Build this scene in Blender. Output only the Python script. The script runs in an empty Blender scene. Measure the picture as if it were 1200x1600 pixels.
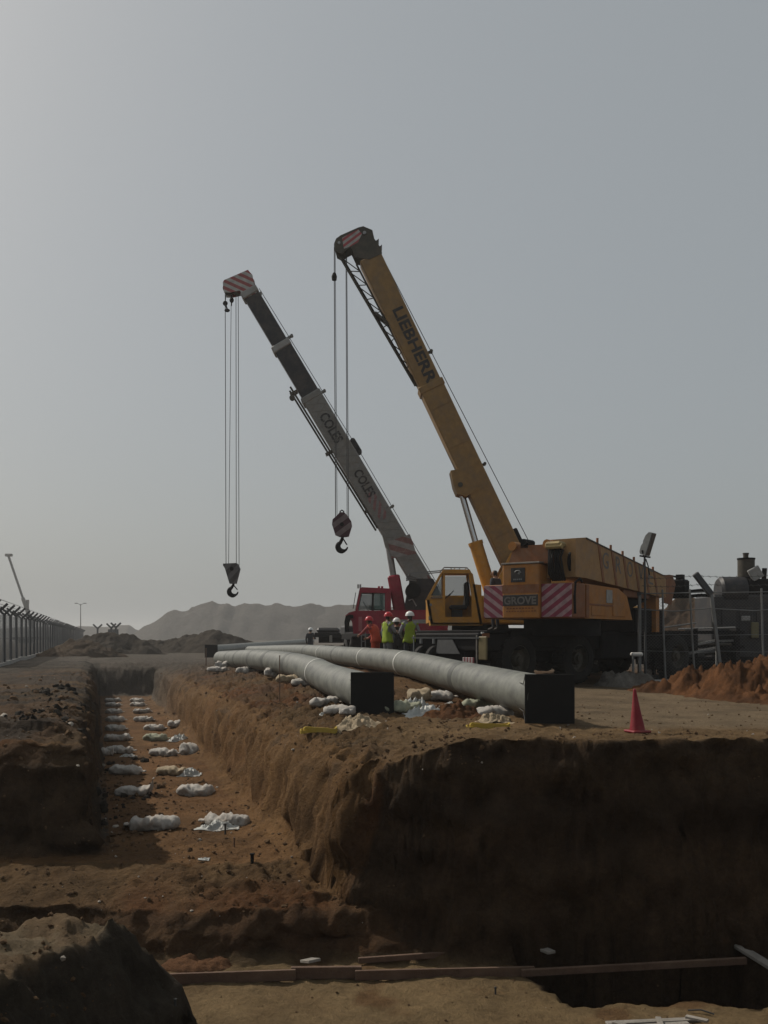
import bpy, bmesh, math, random
import numpy as np
from mathutils import Vector, Matrix
from mathutils.bvhtree import BVHTree

S = bpy.context.scene
COL = S.collection
RND = random.Random(11)

# ------------------------------------------------------------------ camera, sky, sun, exposure
EYE, FPX, CX, HZ = 1.25, 1500.0, 600.0, 996.0      # eye height (m), focal length, centre column and horizon row of the 1200 x 1600 photograph
cd = bpy.data.cameras.new('camera')
cam = bpy.data.objects.new('camera', cd)
COL.objects.link(cam)
cam.location = (0, 0, EYE)
cam.rotation_euler = (math.radians(90), 0, 0)
cd.sensor_fit = 'VERTICAL'
cd.sensor_height = 24.0
cd.sensor_width = 18.0
cd.lens = FPX / 1600.0 * 24.0
cd.shift_y = (HZ - 800.0) / 1600.0
cd.clip_start = 0.1
cd.clip_end = 6000
S.camera = cam
S.render.resolution_x, S.render.resolution_y = 768, 1024

SUN_DIR = Vector((-0.62, 0.42, 0.66)).normalized()      # towards the sun: behind the cranes, to the left
SUN_EL = math.asin(SUN_DIR.z)
SUN_AZ = math.atan2(SUN_DIR.x, SUN_DIR.y)

world = bpy.data.worlds.new('World')
S.world = world
world.use_nodes = True
wn, wl = world.node_tree.nodes, world.node_tree.links
wn.clear()
sky = wn.new('ShaderNodeTexSky')
sky.sky_type = 'NISHITA'
sky.sun_disc = False
sky.sun_elevation = SUN_EL
sky.sun_rotation = SUN_AZ
sky.altitude = 100
sky.air_density = 1.0
sky.dust_density = 6.0
sky.ozone_density = 1.0
hsv = wn.new('ShaderNodeHueSaturation')
hsv.inputs['Saturation'].default_value = 0.8
dim = wn.new('ShaderNodeMix'); dim.data_type = 'RGBA'; dim.inputs['Factor'].default_value = 0.66
dim.inputs['B'].default_value = (5.45, 5.85, 5.92, 1)      # the even grey of the dust in the air
bg = wn.new('ShaderNodeBackground')
bg.inputs['Strength'].default_value = 0.07
wo = wn.new('ShaderNodeOutputWorld')
wl.new(sky.outputs['Color'], hsv.inputs['Color'])
wl.new(hsv.outputs['Color'], dim.inputs['A'])
wl.new(dim.outputs['Result'], bg.inputs['Color'])
wl.new(bg.outputs['Background'], wo.inputs['Surface'])

sd = bpy.data.lights.new('sun', 'SUN')
sd.energy = 3.3
sd.angle = math.radians(0.9)
sd.color = (1.0, 0.93, 0.82)
sun = bpy.data.objects.new('sun', sd)
COL.objects.link(sun)
sun.rotation_euler = (-SUN_DIR).to_track_quat('-Z', 'Y').to_euler()
sun.location = (-20, 20, 40)

S.view_settings.view_transform = 'Standard'
S.view_settings.look = 'None'
S.view_settings.exposure = 0.0
S.view_settings.gamma = 1.0
S.view_settings.use_curve_mapping = False
S.render.engine = 'CYCLES'
S.cycles.use_denoising = True
S.cycles.max_bounces = 6
S.cycles.volume_bounces = 1
S.cycles.transparent_max_bounces = 24


def P(px, py, Y):
    """pixel of the photograph at depth Y -> point"""
    return Vector(((px - CX) / FPX * Y, Y, EYE + (HZ - py) / FPX * Y))


def on_ground(py, z=0.0):
    """depth of a point at height z that shows at row py"""
    return FPX * (EYE - z) / (py - HZ)


# ------------------------------------------------------------------ noise
def _hash(ix, iy, iz, seed):
    h = (ix.astype(np.int64) * 374761393 + iy.astype(np.int64) * 668265263 + iz.astype(np.int64) * 2147483647 + seed * 1274126177) & 0xffffffff
    h = ((h ^ (h >> 13)) * 1274126177) & 0xffffffff
    h = (h ^ (h >> 16)) & 0xffffff
    return h / float(0xffffff) * 2 - 1


def vnoise(x, y, z, seed=0):
    ix, iy, iz = np.floor(x), np.floor(y), np.floor(z)
    fx, fy, fz = x - ix, y - iy, z - iz
    fx, fy, fz = [f * f * f * (f * (f * 6 - 15) + 10) for f in (fx, fy, fz)]
    r = 0
    for a in (0, 1):
        for b in (0, 1):
            for c in (0, 1):
                w = (fx if a else 1 - fx) * (fy if b else 1 - fy) * (fz if c else 1 - fz)
                r = r + w * _hash(ix + a, iy + b, iz + c, seed)
    return r


def fbm(x, y, z=0.0, scale=1.0, octaves=4, seed=0, gain=0.5):
    x = np.asarray(x, float) / scale; y = np.asarray(y, float) / scale
    z = np.zeros_like(x) + np.asarray(z, float) / scale
    r, a = np.zeros_like(x), 1.0
    for o in range(octaves):
        r += a * vnoise(x, y, z, seed + o * 17)
        x, y, z, a = x * 2.03 + 3.1, y * 2.03 + 1.7, z * 2.03 + 5.3, a * gain
    return r


def sstep(a, b, v):
    t = np.clip((v - a) / (b - a), 0, 1)
    return t * t * (3 - 2 * t)


# ------------------------------------------------------------------ materials
MATS = {}


def nodes_of(name):
    m = bpy.data.materials.new(name)
    m.use_nodes = True
    nt = m.node_tree
    return m, nt, nt.nodes, nt.links, nt.nodes['Principled BSDF']


def mat(name, col, rough=0.6, metal=0.0, vary=0.18, scale=6.0, dirt=None, dirt_amt=0.35, bump=0.0, spec=0.3, coords='Object', bscale=60.0):
    """paint, metal, cloth: base colour with blotches, dust in patches and fine relief"""
    if name in MATS:
        return MATS[name]
    m, nt, N, L, b = nodes_of(name)
    b.inputs['Roughness'].default_value = rough
    b.inputs['Metallic'].default_value = metal
    b.inputs['Specular IOR Level'].default_value = spec
    tc = N.new('ShaderNodeTexCoord')
    n1 = N.new('ShaderNodeTexNoise'); n1.inputs['Scale'].default_value = scale; n1.inputs['Detail'].default_value = 6
    n1.inputs['Roughness'].default_value = 0.65
    L.new(tc.outputs[coords], n1.inputs['Vector'])
    r1 = N.new('ShaderNodeValToRGB')
    r1.color_ramp.elements[0].position = 0.3; r1.color_ramp.elements[1].position = 0.72
    r1.color_ramp.elements[0].color = tuple(c * (1 - vary) for c in col) + (1,)
    r1.color_ramp.elements[1].color = tuple(min(1, c * (1 + vary)) for c in col) + (1,)
    L.new(n1.outputs['Fac'], r1.inputs['Fac'])
    out = r1.outputs['Color']
    if dirt is not None:
        n2 = N.new('ShaderNodeTexNoise'); n2.inputs['Scale'].default_value = scale * 0.45; n2.inputs['Detail'].default_value = 8
        n2.inputs['Roughness'].default_value = 0.75
        L.new(tc.outputs[coords], n2.inputs['Vector'])
        r2 = N.new('ShaderNodeMapRange')
        r2.inputs['From Min'].default_value = 0.45; r2.inputs['From Max'].default_value = 0.72
        r2.inputs['To Max'].default_value = dirt_amt
        L.new(n2.outputs['Fac'], r2.inputs['Value'])
        mx = N.new('ShaderNodeMix'); mx.data_type = 'RGBA'
        mx.inputs['B'].default_value = tuple(dirt) + (1,)
        L.new(r2.outputs['Result'], mx.inputs['Factor']); L.new(out, mx.inputs['A'])
        out = mx.outputs['Result']
    L.new(out, b.inputs['Base Color'])
    if bump:
        n3 = N.new('ShaderNodeTexNoise'); n3.inputs['Scale'].default_value = bscale; n3.inputs['Detail'].default_value = 4
        L.new(tc.outputs[coords], n3.inputs['Vector'])
        bp = N.new('ShaderNodeBump'); bp.inputs['Strength'].default_value = bump; bp.inputs['Distance'].default_value = 0.02
        L.new(n3.outputs['Fac'], bp.inputs['Height']); L.new(bp.outputs['Normal'], b.inputs['Normal'])
    MATS[name] = m
    return m


def soil_mat(name, attr=None, col=(0.2, 0.12, 0.06), col2=(0.13, 0.065, 0.03), grain=1.0):
    """earth: zone colour from the mesh (or two colours) x lumps, grains, pale specks and relief"""
    m, nt, N, L, b = nodes_of(name)
    b.inputs['Roughness'].default_value = 0.95
    b.inputs['Specular IOR Level'].default_value = 0.1
    tc = N.new('ShaderNodeTexCoord')
    if attr:
        at = N.new('ShaderNodeAttribute'); at.attribute_name = attr
        base = at.outputs['Color']
    else:
        n0 = N.new('ShaderNodeTexNoise'); n0.inputs['Scale'].default_value = 0.7 * grain; n0.inputs['Detail'].default_value = 8
        n0.inputs['Roughness'].default_value = 0.68
        L.new(tc.outputs['Object'], n0.inputs['Vector'])
        r0 = N.new('ShaderNodeValToRGB')
        r0.color_ramp.elements[0].position = 0.36; r0.color_ramp.elements[1].position = 0.66
        r0.color_ramp.elements[0].color = tuple(col2) + (1,); r0.color_ramp.elements[1].color = tuple(col) + (1,)
        L.new(n0.outputs['Fac'], r0.inputs['Fac'])
        base = r0.outputs['Color']
    n1 = N.new('ShaderNodeTexNoise'); n1.inputs['Scale'].default_value = 11 * grain; n1.inputs['Detail'].default_value = 12
    n1.inputs['Roughness'].default_value = 0.82
    L.new(tc.outputs['Object'], n1.inputs['Vector'])
    r1 = N.new('ShaderNodeMapRange'); r1.inputs['From Min'].default_value = 0.25; r1.inputs['From Max'].default_value = 0.75
    r1.inputs['To Min'].default_value = 0.5; r1.inputs['To Max'].default_value = 1.35
    L.new(n1.outputs['Fac'], r1.inputs['Value'])
    mul = N.new('ShaderNodeVectorMath'); mul.operation = 'SCALE'
    L.new(base, mul.inputs[0]); L.new(r1.outputs['Result'], mul.inputs['Scale'])
    v = N.new('ShaderNodeTexVoronoi'); v.inputs['Scale'].default_value = 26 * grain
    L.new(tc.outputs['Object'], v.inputs['Vector'])
    r2 = N.new('ShaderNodeMapRange'); r2.inputs['From Min'].default_value = 0.10; r2.inputs['From Max'].default_value = 0.03
    r2.inputs['To Min'].default_value = 0.0; r2.inputs['To Max'].default_value = 0.3
    L.new(v.outputs['Distance'], r2.inputs['Value'])
    mx = N.new('ShaderNodeMix'); mx.data_type = 'RGBA'; mx.inputs['B'].default_value = (0.33, 0.27, 0.2, 1)
    L.new(r2.outputs['Result'], mx.inputs['Factor']); L.new(mul.outputs['Vector'], mx.inputs['A'])
    L.new(mx.outputs['Result'], b.inputs['Base Color'])
    n3 = N.new('ShaderNodeTexNoise'); n3.inputs['Scale'].default_value = 22 * grain; n3.inputs['Detail'].default_value = 10
    n3.inputs['Roughness'].default_value = 0.75
    L.new(tc.outputs['Object'], n3.inputs['Vector'])
    bp = N.new('ShaderNodeBump'); bp.inputs['Strength'].default_value = 1.0; bp.inputs['Distance'].default_value = 0.09 / grain
    L.new(n3.outputs['Fac'], bp.inputs['Height']); L.new(bp.outputs['Normal'], b.inputs['Normal'])
    return m


def stripe_mat(name, c1, c2, freq, direction):
    """diagonal warning stripes across a flat plate; direction in object space"""
    m, nt, N, L, b = nodes_of(name)
    b.inputs['Roughness'].default_value = 0.6
    tc = N.new('ShaderNodeTexCoord')
    d = N.new('ShaderNodeVectorMath'); d.operation = 'DOT_PRODUCT'
    d.inputs[1].default_value = tuple(Vector(direction).normalized() * freq)
    L.new(tc.outputs['Object'], d.inputs[0])
    f = N.new('ShaderNodeMath'); f.operation = 'FRACT'; L.new(d.outputs['Value'], f.inputs[0])
    g = N.new('ShaderNodeMath'); g.operation = 'GREATER_THAN'; g.inputs[1].default_value = 0.5; L.new(f.outputs[0], g.inputs[0])
    n = N.new('ShaderNodeTexNoise'); n.inputs['Scale'].default_value = 7; n.inputs['Detail'].default_value = 7
    L.new(tc.outputs['Object'], n.inputs['Vector'])
    mx = N.new('ShaderNodeMix'); mx.data_type = 'RGBA'
    mx.inputs['A'].default_value = tuple(c1) + (1,); mx.inputs['B'].default_value = tuple(c2) + (1,)
    L.new(g.outputs[0], mx.inputs['Factor'])
    r = N.new('ShaderNodeMapRange'); r.inputs['From Min'].default_value = 0.3; r.inputs['From Max'].default_value = 0.7
    r.inputs['To Min'].default_value = 0.7; r.inputs['To Max'].default_value = 1.1
    L.new(n.outputs['Fac'], r.inputs['Value'])
    mu = N.new('ShaderNodeVectorMath'); mu.operation = 'SCALE'
    L.new(mx.outputs['Result'], mu.inputs[0]); L.new(r.outputs['Result'], mu.inputs['Scale'])
    L.new(mu.outputs['Vector'], b.inputs['Base Color'])
    return m


def mesh_mat(name, col, pitch, wire):
    """chain link: diagonal wires, open between them"""
    m, nt, N, L, b = nodes_of(name)
    b.inputs['Base Color'].default_value = tuple(col) + (1,)
    b.inputs['Roughness'].default_value = 0.6; b.inputs['Metallic'].default_value = 0.3
    tc = N.new('ShaderNodeTexCoord')
    masks = []
    for s in (1, -1):
        d = N.new('ShaderNodeVectorMath'); d.operation = 'DOT_PRODUCT'; d.inputs[1].default_value = (1 / pitch, 0, s / pitch)
        L.new(tc.outputs['Object'], d.inputs[0])
        f = N.new('ShaderNodeMath'); f.operation = 'FRACT'; L.new(d.outputs['Value'], f.inputs[0])
        g = N.new('ShaderNodeMath'); g.operation = 'LESS_THAN'; g.inputs[1].default_value = wire; L.new(f.outputs[0], g.inputs[0])
        masks.append(g)
    mxm = N.new('ShaderNodeMath'); mxm.operation = 'MAXIMUM'
    L.new(masks[0].outputs[0], mxm.inputs[0]); L.new(masks[1].outputs[0], mxm.inputs[1])
    L.new(mxm.outputs[0], b.inputs['Alpha'])
    return m


def glass_mat(name, col, alpha):
    m, nt, N, L, b = nodes_of(name)
    b.inputs['Base Color'].default_value = tuple(col) + (1,)
    b.inputs['Roughness'].default_value = 0.08
    b.inputs['Specular IOR Level'].default_value = 0.5
    b.inputs['Alpha'].default_value = alpha
    return m


DUST = (0.20, 0.155, 0.11)
M = dict(
    yellow=mat('yellow_paint', (0.42, 0.20, 0.022), 0.5, dirt=DUST, dirt_amt=0.55),
    boomyellow=mat('weathered_yellow_boom', (0.23, 0.135, 0.045), 0.55, dirt=(0.13, 0.10, 0.075), dirt_amt=0.6),
    orange=mat('orange_paint', (0.34, 0.135, 0.022), 0.55, dirt=DUST, dirt_amt=0.5),
    rust=mat('faded_red_paint', (0.19, 0.068, 0.022), 0.6, dirt=DUST, dirt_amt=0.5),
    red=mat('red_paint', (0.26, 0.012, 0.035), 0.4, dirt=DUST, dirt_amt=0.3),
    boomgrey=mat('grey_boom_paint', (0.19, 0.19, 0.18), 0.6, dirt=DUST, dirt_amt=0.4),
    boomlight=mat('light_grey_paint', (0.27, 0.27, 0.26), 0.55, dirt=DUST, dirt_amt=0.4),
    boomblack=mat('black_boom_paint', (0.022, 0.022, 0.025), 0.5, dirt=DUST, dirt_amt=0.25),
    black=mat('black_steel', (0.010, 0.010, 0.011), 0.7, dirt=DUST, dirt_amt=0.05, spec=0.08),
    tyre=mat('tyre_rubber', (0.009, 0.009, 0.009), 0.85, dirt=DUST, dirt_amt=0.12, bump=0.3),
    steel=mat('worn_steel', (0.28, 0.28, 0.28), 0.4, metal=0.6, dirt=DUST, dirt_amt=0.3),
    chrome=mat('polished_rod', (0.55, 0.55, 0.55), 0.18, metal=0.9, vary=0.05),
    greymetal=mat('galvanised_steel', (0.17, 0.175, 0.175), 0.5, metal=0.3, dirt=DUST, dirt_amt=0.3),
    postgrey=mat('fence_post_grey', (0.06, 0.064, 0.068), 0.6, dirt=DUST, dirt_amt=0.2),
    rope=mat('wire_rope', (0.06, 0.06, 0.06), 0.6, metal=0.3),
    sheave=mat('sheave_steel', (0.05, 0.045, 0.035), 0.5, metal=0.3, dirt=DUST, dirt_amt=0.3),
    white=mat('white_paint', (0.62, 0.61, 0.58), 0.6, dirt=DUST, dirt_amt=0.4),
    lettergrey=mat('grey_blue_letters', (0.12, 0.11, 0.10), 0.6),
    letterdark=mat('black_letters', (0.02, 0.02, 0.022), 0.6, dirt=DUST, dirt_amt=0.2),
    letterred=mat('faded_red_letters', (0.28, 0.06, 0.07), 0.6, dirt=DUST, dirt_amt=0.4),
    plate=mat('black_board', (0.006, 0.006, 0.006), 0.85, dirt=(0.02, 0.018, 0.015), dirt_amt=0.3, scale=4),
    band=mat('white_band', (0.48, 0.48, 0.45), 0.6),
    bag=mat('woven_sack', (0.36, 0.34, 0.31), 0.85, vary=0.25, scale=9, dirt=(0.25, 0.16, 0.09), dirt_amt=0.55, bump=0.4, bscale=30),
    bagtan=mat('tan_woven_sack', (0.29, 0.23, 0.15), 0.85, vary=0.25, scale=9, dirt=(0.22, 0.14, 0.08), dirt_amt=0.5, bump=0.4, bscale=30),
    baggreen=mat('greenish_woven_sack', (0.25, 0.26, 0.19), 0.85, vary=0.25, scale=9, dirt=(0.22, 0.15, 0.08), dirt_amt=0.5, bump=0.4, bscale=30),
    plastic=mat('white_plastic_sheet', (0.38, 0.39, 0.37), 0.5, vary=0.2, dirt=(0.2, 0.13, 0.08), dirt_amt=0.5, bump=0.4, bscale=24),
    sling=mat('yellow_webbing', (0.40, 0.28, 0.04), 0.8, vary=0.2, dirt=DUST),
    cone=mat('red_cone_plastic', (0.20, 0.010, 0.020), 0.6, vary=0.12, dirt=DUST, dirt_amt=0.3),
    wood=mat('weathered_timber', (0.115, 0.07, 0.048), 0.85, vary=0.3, scale=5, dirt=(0.2, 0.15, 0.1), bump=0.4),
    palewood=mat('pale_timber', (0.22, 0.20, 0.175), 0.85, vary=0.3, scale=5, bump=0.4),
    concrete=mat('concrete', (0.30, 0.29, 0.27), 0.9, vary=0.25, scale=4, bump=0.5),
    vest=mat('hi_vis_yellow', (0.21, 0.28, 0.014), 0.7, vary=0.15, bump=0.4, bscale=25),
    vestorange=mat('hi_vis_orange', (0.42, 0.055, 0.022), 0.7, vary=0.2, bump=0.4, bscale=25),
    greyshirt=mat('grey_cloth', (0.20, 0.20, 0.21), 0.85, bump=0.4, bscale=25),
    redshirt=mat('dull_red_cloth', (0.26, 0.05, 0.05), 0.85, bump=0.4, bscale=25),
    darkcloth=mat('dark_cloth', (0.025, 0.027, 0.032), 0.85, bump=0.4, bscale=25),
    greytrousers=mat('grey_trousers', (0.13, 0.13, 0.13), 0.85, bump=0.4, bscale=25),
    skin=mat('skin', (0.20, 0.105, 0.06), 0.6, vary=0.08),
    hair=mat('black_hair', (0.012, 0.010, 0.009), 0.6),
    helmetwhite=mat('white_helmet', (0.66, 0.66, 0.64), 0.35, vary=0.05),
    helmetred=mat('red_helmet', (0.42, 0.02, 0.03), 0.3, vary=0.05),
    boot=mat('leather_boot', (0.03, 0.022, 0.016), 0.7),
    interior=mat('cab_interior', (0.02, 0.02, 0.021), 0.8),
    lampgrey=mat('lamp_housing', (0.30, 0.31, 0.30), 0.4, metal=0.3, dirt=DUST, dirt_amt=0.3),
)
M['glass'] = glass_mat('cab_glass', (0.10, 0.13, 0.13), 0.35)
M['glassgreen'] = glass_mat('green_cab_glass', (0.10, 0.18, 0.16), 0.5)
M['lens'] = glass_mat('lamp_lens', (0.05, 0.05, 0.05), 1.0)
M['chain'] = mesh_mat('chain_link', (0.08, 0.085, 0.09), 0.075, 0.46)
M['chainfine'] = mesh_mat('chain_link_open', (0.11, 0.11, 0.11), 0.085, 0.07)


# ------------------------------------------------------------------ object helpers
def tag(o, label=None, cat=None, group=None, kind=None):
    if label: o['label'] = label
    if cat: o['category'] = cat
    if group: o['group'] = group
    if kind: o['kind'] = kind
    return o


def empty(name, loc, label, cat, group=None):
    o = bpy.data.objects.new(name, None)
    COL.objects.link(o)
    o.location = loc
    o.empty_display_size = 0.2
    return tag(o, label, cat, group)


ORIGIN = {}          # world position of each object's own origin


def wloc(o):
    p = Vector(o.location)
    while o.parent:
        o = o.parent
        p += Vector(o.location)
    return p


class MB:
    """collects solid shapes given in world coordinates (or in frame F)"""
    def __init__(self, F=None):
        self.v, self.f, self.m = [], [], []
        self.F = F

    def _add(self, verts, faces, mi=0):
        o = len(self.v)
        if self.F is not None:
            verts = [self.F @ Vector(p) for p in verts]
        self.v += [tuple(p) for p in verts]
        self.f += [tuple(o + i for i in f) for f in faces]
        self.m += [mi] * len(faces)
        return self

    def box(self, c, s, R=None, mi=0, ch=0.0):
        """box of size s at c; ch cuts the edges"""
        hx, hy, hz = s[0] / 2, s[1] / 2, s[2] / 2
        if ch <= 0:
            vs = [(x, y, z) for x in (-hx, hx) for y in (-hy, hy) for z in (-hz, hz)]
            fs = [(0, 1, 3, 2), (4, 6, 7, 5), (0, 4, 5, 1), (2, 3, 7, 6), (0, 2, 6, 4), (1, 5, 7, 3)]
        else:
            bm = bmesh.new()
            bmesh.ops.create_cube(bm, size=1)
            for w in bm.verts:
                w.co = Vector((w.co.x * s[0], w.co.y * s[1], w.co.z * s[2]))
            bmesh.ops.bevel(bm, geom=bm.edges[:], offset=min(ch, min(s) * 0.45), segments=1, affect='EDGES')
            bm.verts.ensure_lookup_table()
            vs = [w.co.copy() for w in bm.verts]; fs = [tuple(w.index for w in f.verts) for f in bm.faces]
            bm.free()
        if R is not None:
            vs = [R @ Vector(p) for p in vs]
        c = Vector(c)
        return self._add([Vector(p) + c for p in vs], fs, mi)

    def beam(self, a, b, w, h, up=(0, 0, 1), mi=0, ch=0.0):
        a, b = Vector(a), Vector(b)
        e = (b - a); L = e.length; e.normalize()
        s = e.cross(Vector(up))
        if s.length < 1e-5: s = e.cross(Vector((1, 0, 0)))
        s.normalize(); u = s.cross(e)
        R = Matrix((e, s, u)).transposed()
        return self.box((a + b) / 2, (L, w, h), R, mi, ch)

    def prism(self, pts, depth, mi=0):
        """closed polygon of points, extruded along the vector depth"""
        n = len(pts); d = Vector(depth)
        a = [Vector(p) for p in pts]
        vs = a + [p + d for p in a]
        fs = [tuple(range(n - 1, -1, -1)), tuple(range(n, 2 * n))] + [(i, (i + 1) % n, n + (i + 1) % n, n + i) for i in range(n)]
        return self._add(vs, fs, mi)

    def cyl(self, a, b, r, r2=None, n=14, mi=0, caps=True):
        a, b = Vector(a), Vector(b)
        r2 = r if r2 is None else r2
        e = (b - a).normalized()
        s = e.orthogonal().normalized(); u = e.cross(s)
        ring = [(math.cos(2 * math.pi * i / n), math.sin(2 * math.pi * i / n)) for i in range(n)]
        vs = [a + (s * c + u * t) * r for c, t in ring] + [b + (s * c + u * t) * r2 for c, t in ring]
        fs = [(i, (i + 1) % n, n + (i + 1) % n, n + i) for i in range(n)]
        if caps: fs += [tuple(range(n - 1, -1, -1)), tuple(range(n, 2 * n))]
        return self._add(vs, fs, mi)

    def tube(self, pts, r, n=6, mi=0, closed=False):
        pts = [Vector(p) for p in pts]
        rs = r if isinstance(r, (list, tuple)) else [r] * len(pts)
        vs, fs = [], []
        prev = None
        k = len(pts)
        for i, p in enumerate(pts):
            t = (pts[(i + 1) % k] - pts[i - 1]) if closed else (pts[min(i + 1, k - 1)] - pts[max(i - 1, 0)])
            t.normalize()
            s = t.orthogonal().normalized() if prev is None else (prev - t * prev.dot(t)).normalized()
            prev = s; u = t.cross(s)
            for j in range(n):
                an = 2 * math.pi * j / n
                vs.append(p + (s * math.cos(an) + u * math.sin(an)) * rs[i])
        for i in range(k if closed else k - 1):
            a, b = i * n, ((i + 1) % k) * n
            fs += [(a + j, a + (j + 1) % n, b + (j + 1) % n, b + j) for j in range(n)]
        if not closed:
            fs += [tuple(range(n - 1, -1, -1)), tuple((k - 1) * n + j for j in range(n))]
        return self._add(vs, fs, mi)

    def lathe(self, c, axis, prof, n=28, mi=0):
        """profile [(along axis, radius)] turned about the axis through c"""
        c = Vector(c); e = Vector(axis).normalized(); s = e.orthogonal().normalized(); u = e.cross(s)
        vs, fs = [], []
        for (t, r) in prof:
            for j in range(n):
                an = 2 * math.pi * j / n
                vs.append(c + e * t + (s * math.cos(an) + u * math.sin(an)) * max(r, 1e-4))
        for i in range(len(prof) - 1):
            fs += [(i * n + j, i * n + (j + 1) % n, (i + 1) * n + (j + 1) % n, (i + 1) * n + j) for j in range(n)]
        return self._add(vs, fs, mi)

    def ball(self, c, r, n=10, k=7, mi=0):
        r = Vector((r, r, r)) if not hasattr(r, '__len__') else Vector(r)
        c = Vector(c)
        vs = [c + Vector((0, 0, r.z))]
        for i in range(1, k):
            a = math.pi * i / k
            for j in range(n):
                b = 2 * math.pi * j / n
                vs.append(c + Vector((r.x * math.sin(a) * math.cos(b), r.y * math.sin(a) * math.sin(b), r.z * math.cos(a))))
        vs.append(c - Vector((0, 0, r.z)))
        fs = [(0, 1 + j, 1 + (j + 1) % n) for j in range(n)]
        for i in range(k - 2):
            fs += [(1 + i * n + j, 1 + (i + 1) * n + j, 1 + (i + 1) * n + (j + 1) % n, 1 + i * n + (j + 1) % n) for j in range(n)]
        e = len(vs) - 1; s = 1 + (k - 2) * n
        fs += [(e, s + (j + 1) % n, s + j) for j in range(n)]
        return self._add(vs, fs, mi)

    def build(self, name, mats, parent=None, loc=None, smooth=35, fix=True):
        """one mesh object; its origin is its parent's, or loc"""
        mats = mats if isinstance(mats, (list, tuple)) else [mats]
        org = wloc(parent) if parent else Vector(loc if loc is not None else (0, 0, 0))
        me = bpy.data.meshes.new(name)
        me.from_pydata([tuple(Vector(p) - org) for p in self.v], [], self.f)
        for mm in mats: me.materials.append(mm)
        me.polygons.foreach_set('material_index', self.m)
        if fix:
            bm = bmesh.new(); bm.from_mesh(me)
            bmesh.ops.recalc_face_normals(bm, faces=bm.faces[:])
            bm.to_mesh(me); bm.free()
        if smooth:
            me.polygons.foreach_set('use_smooth', [True] * len(me.polygons))
            me.set_sharp_from_angle(angle=math.radians(smooth))
        o = bpy.data.objects.new(name, me)
        COL.objects.link(o)
        if parent: o.parent = parent
        else: o.location = org
        return o


def lettering(text, origin, xdir, ydir, height, material, parent, width=None, name='lettering', depth=0.006, shear=0.0, bold=0.03):
    """raised letters standing on a surface; xdir = reading direction, ydir = up"""
    cu = bpy.data.curves.new('letters', 'FONT')
    cu.body = text; cu.size = 1.0; cu.extrude = 0.0; cu.align_x = 'LEFT'; cu.offset = bold; cu.resolution_u = 3
    cu.shear = shear
    tmp = bpy.data.objects.new('letters', cu)
    COL.objects.link(tmp)
    dg = bpy.context.evaluated_depsgraph_get()
    me = bpy.data.meshes.new_from_object(tmp.evaluated_get(dg))
    bpy.data.objects.remove(tmp); bpy.data.curves.remove(cu)
    xs = [v.co.x for v in me.vertices]; ys = [v.co.y for v in me.vertices]
    w0, w1, h0, h1 = min(xs), max(xs), min(ys), max(ys)
    X, Y = Vector(xdir).normalized(), Vector(ydir).normalized(); Z = X.cross(Y)
    sy = height / (h1 - h0); sx = sy if width is None else width / (w1 - w0)
    org = wloc(parent)
    bm = bmesh.new(); bm.from_mesh(me)
    for v in bm.verts:
        v.co = Vector(origin) + X * (v.co.x - w0) * sx + Y * (v.co.y - h0) * sy + Z * depth - org
    bm.to_mesh(me); bm.free()
    me.name = name
    me.materials.clear(); me.materials.append(material)
    o = bpy.data.objects.new(name, me)
    COL.objects.link(o); o.parent = parent
    return o


# ------------------------------------------------------------------ the ground: plain, pipe trench, cross pit, near bank
TS = 0.30                 # the trench drifts 0.30 m to the left for every metre away
TW = 2.55                 # width of its floor
SHEAR_END = 70.0


def shift(y):
    return -TS * np.clip(y, -20, SHEAR_END)


def ip(v, pts):
    return np.interp(v, [p[0] for p in pts], [p[1] for p in pts])


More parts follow.
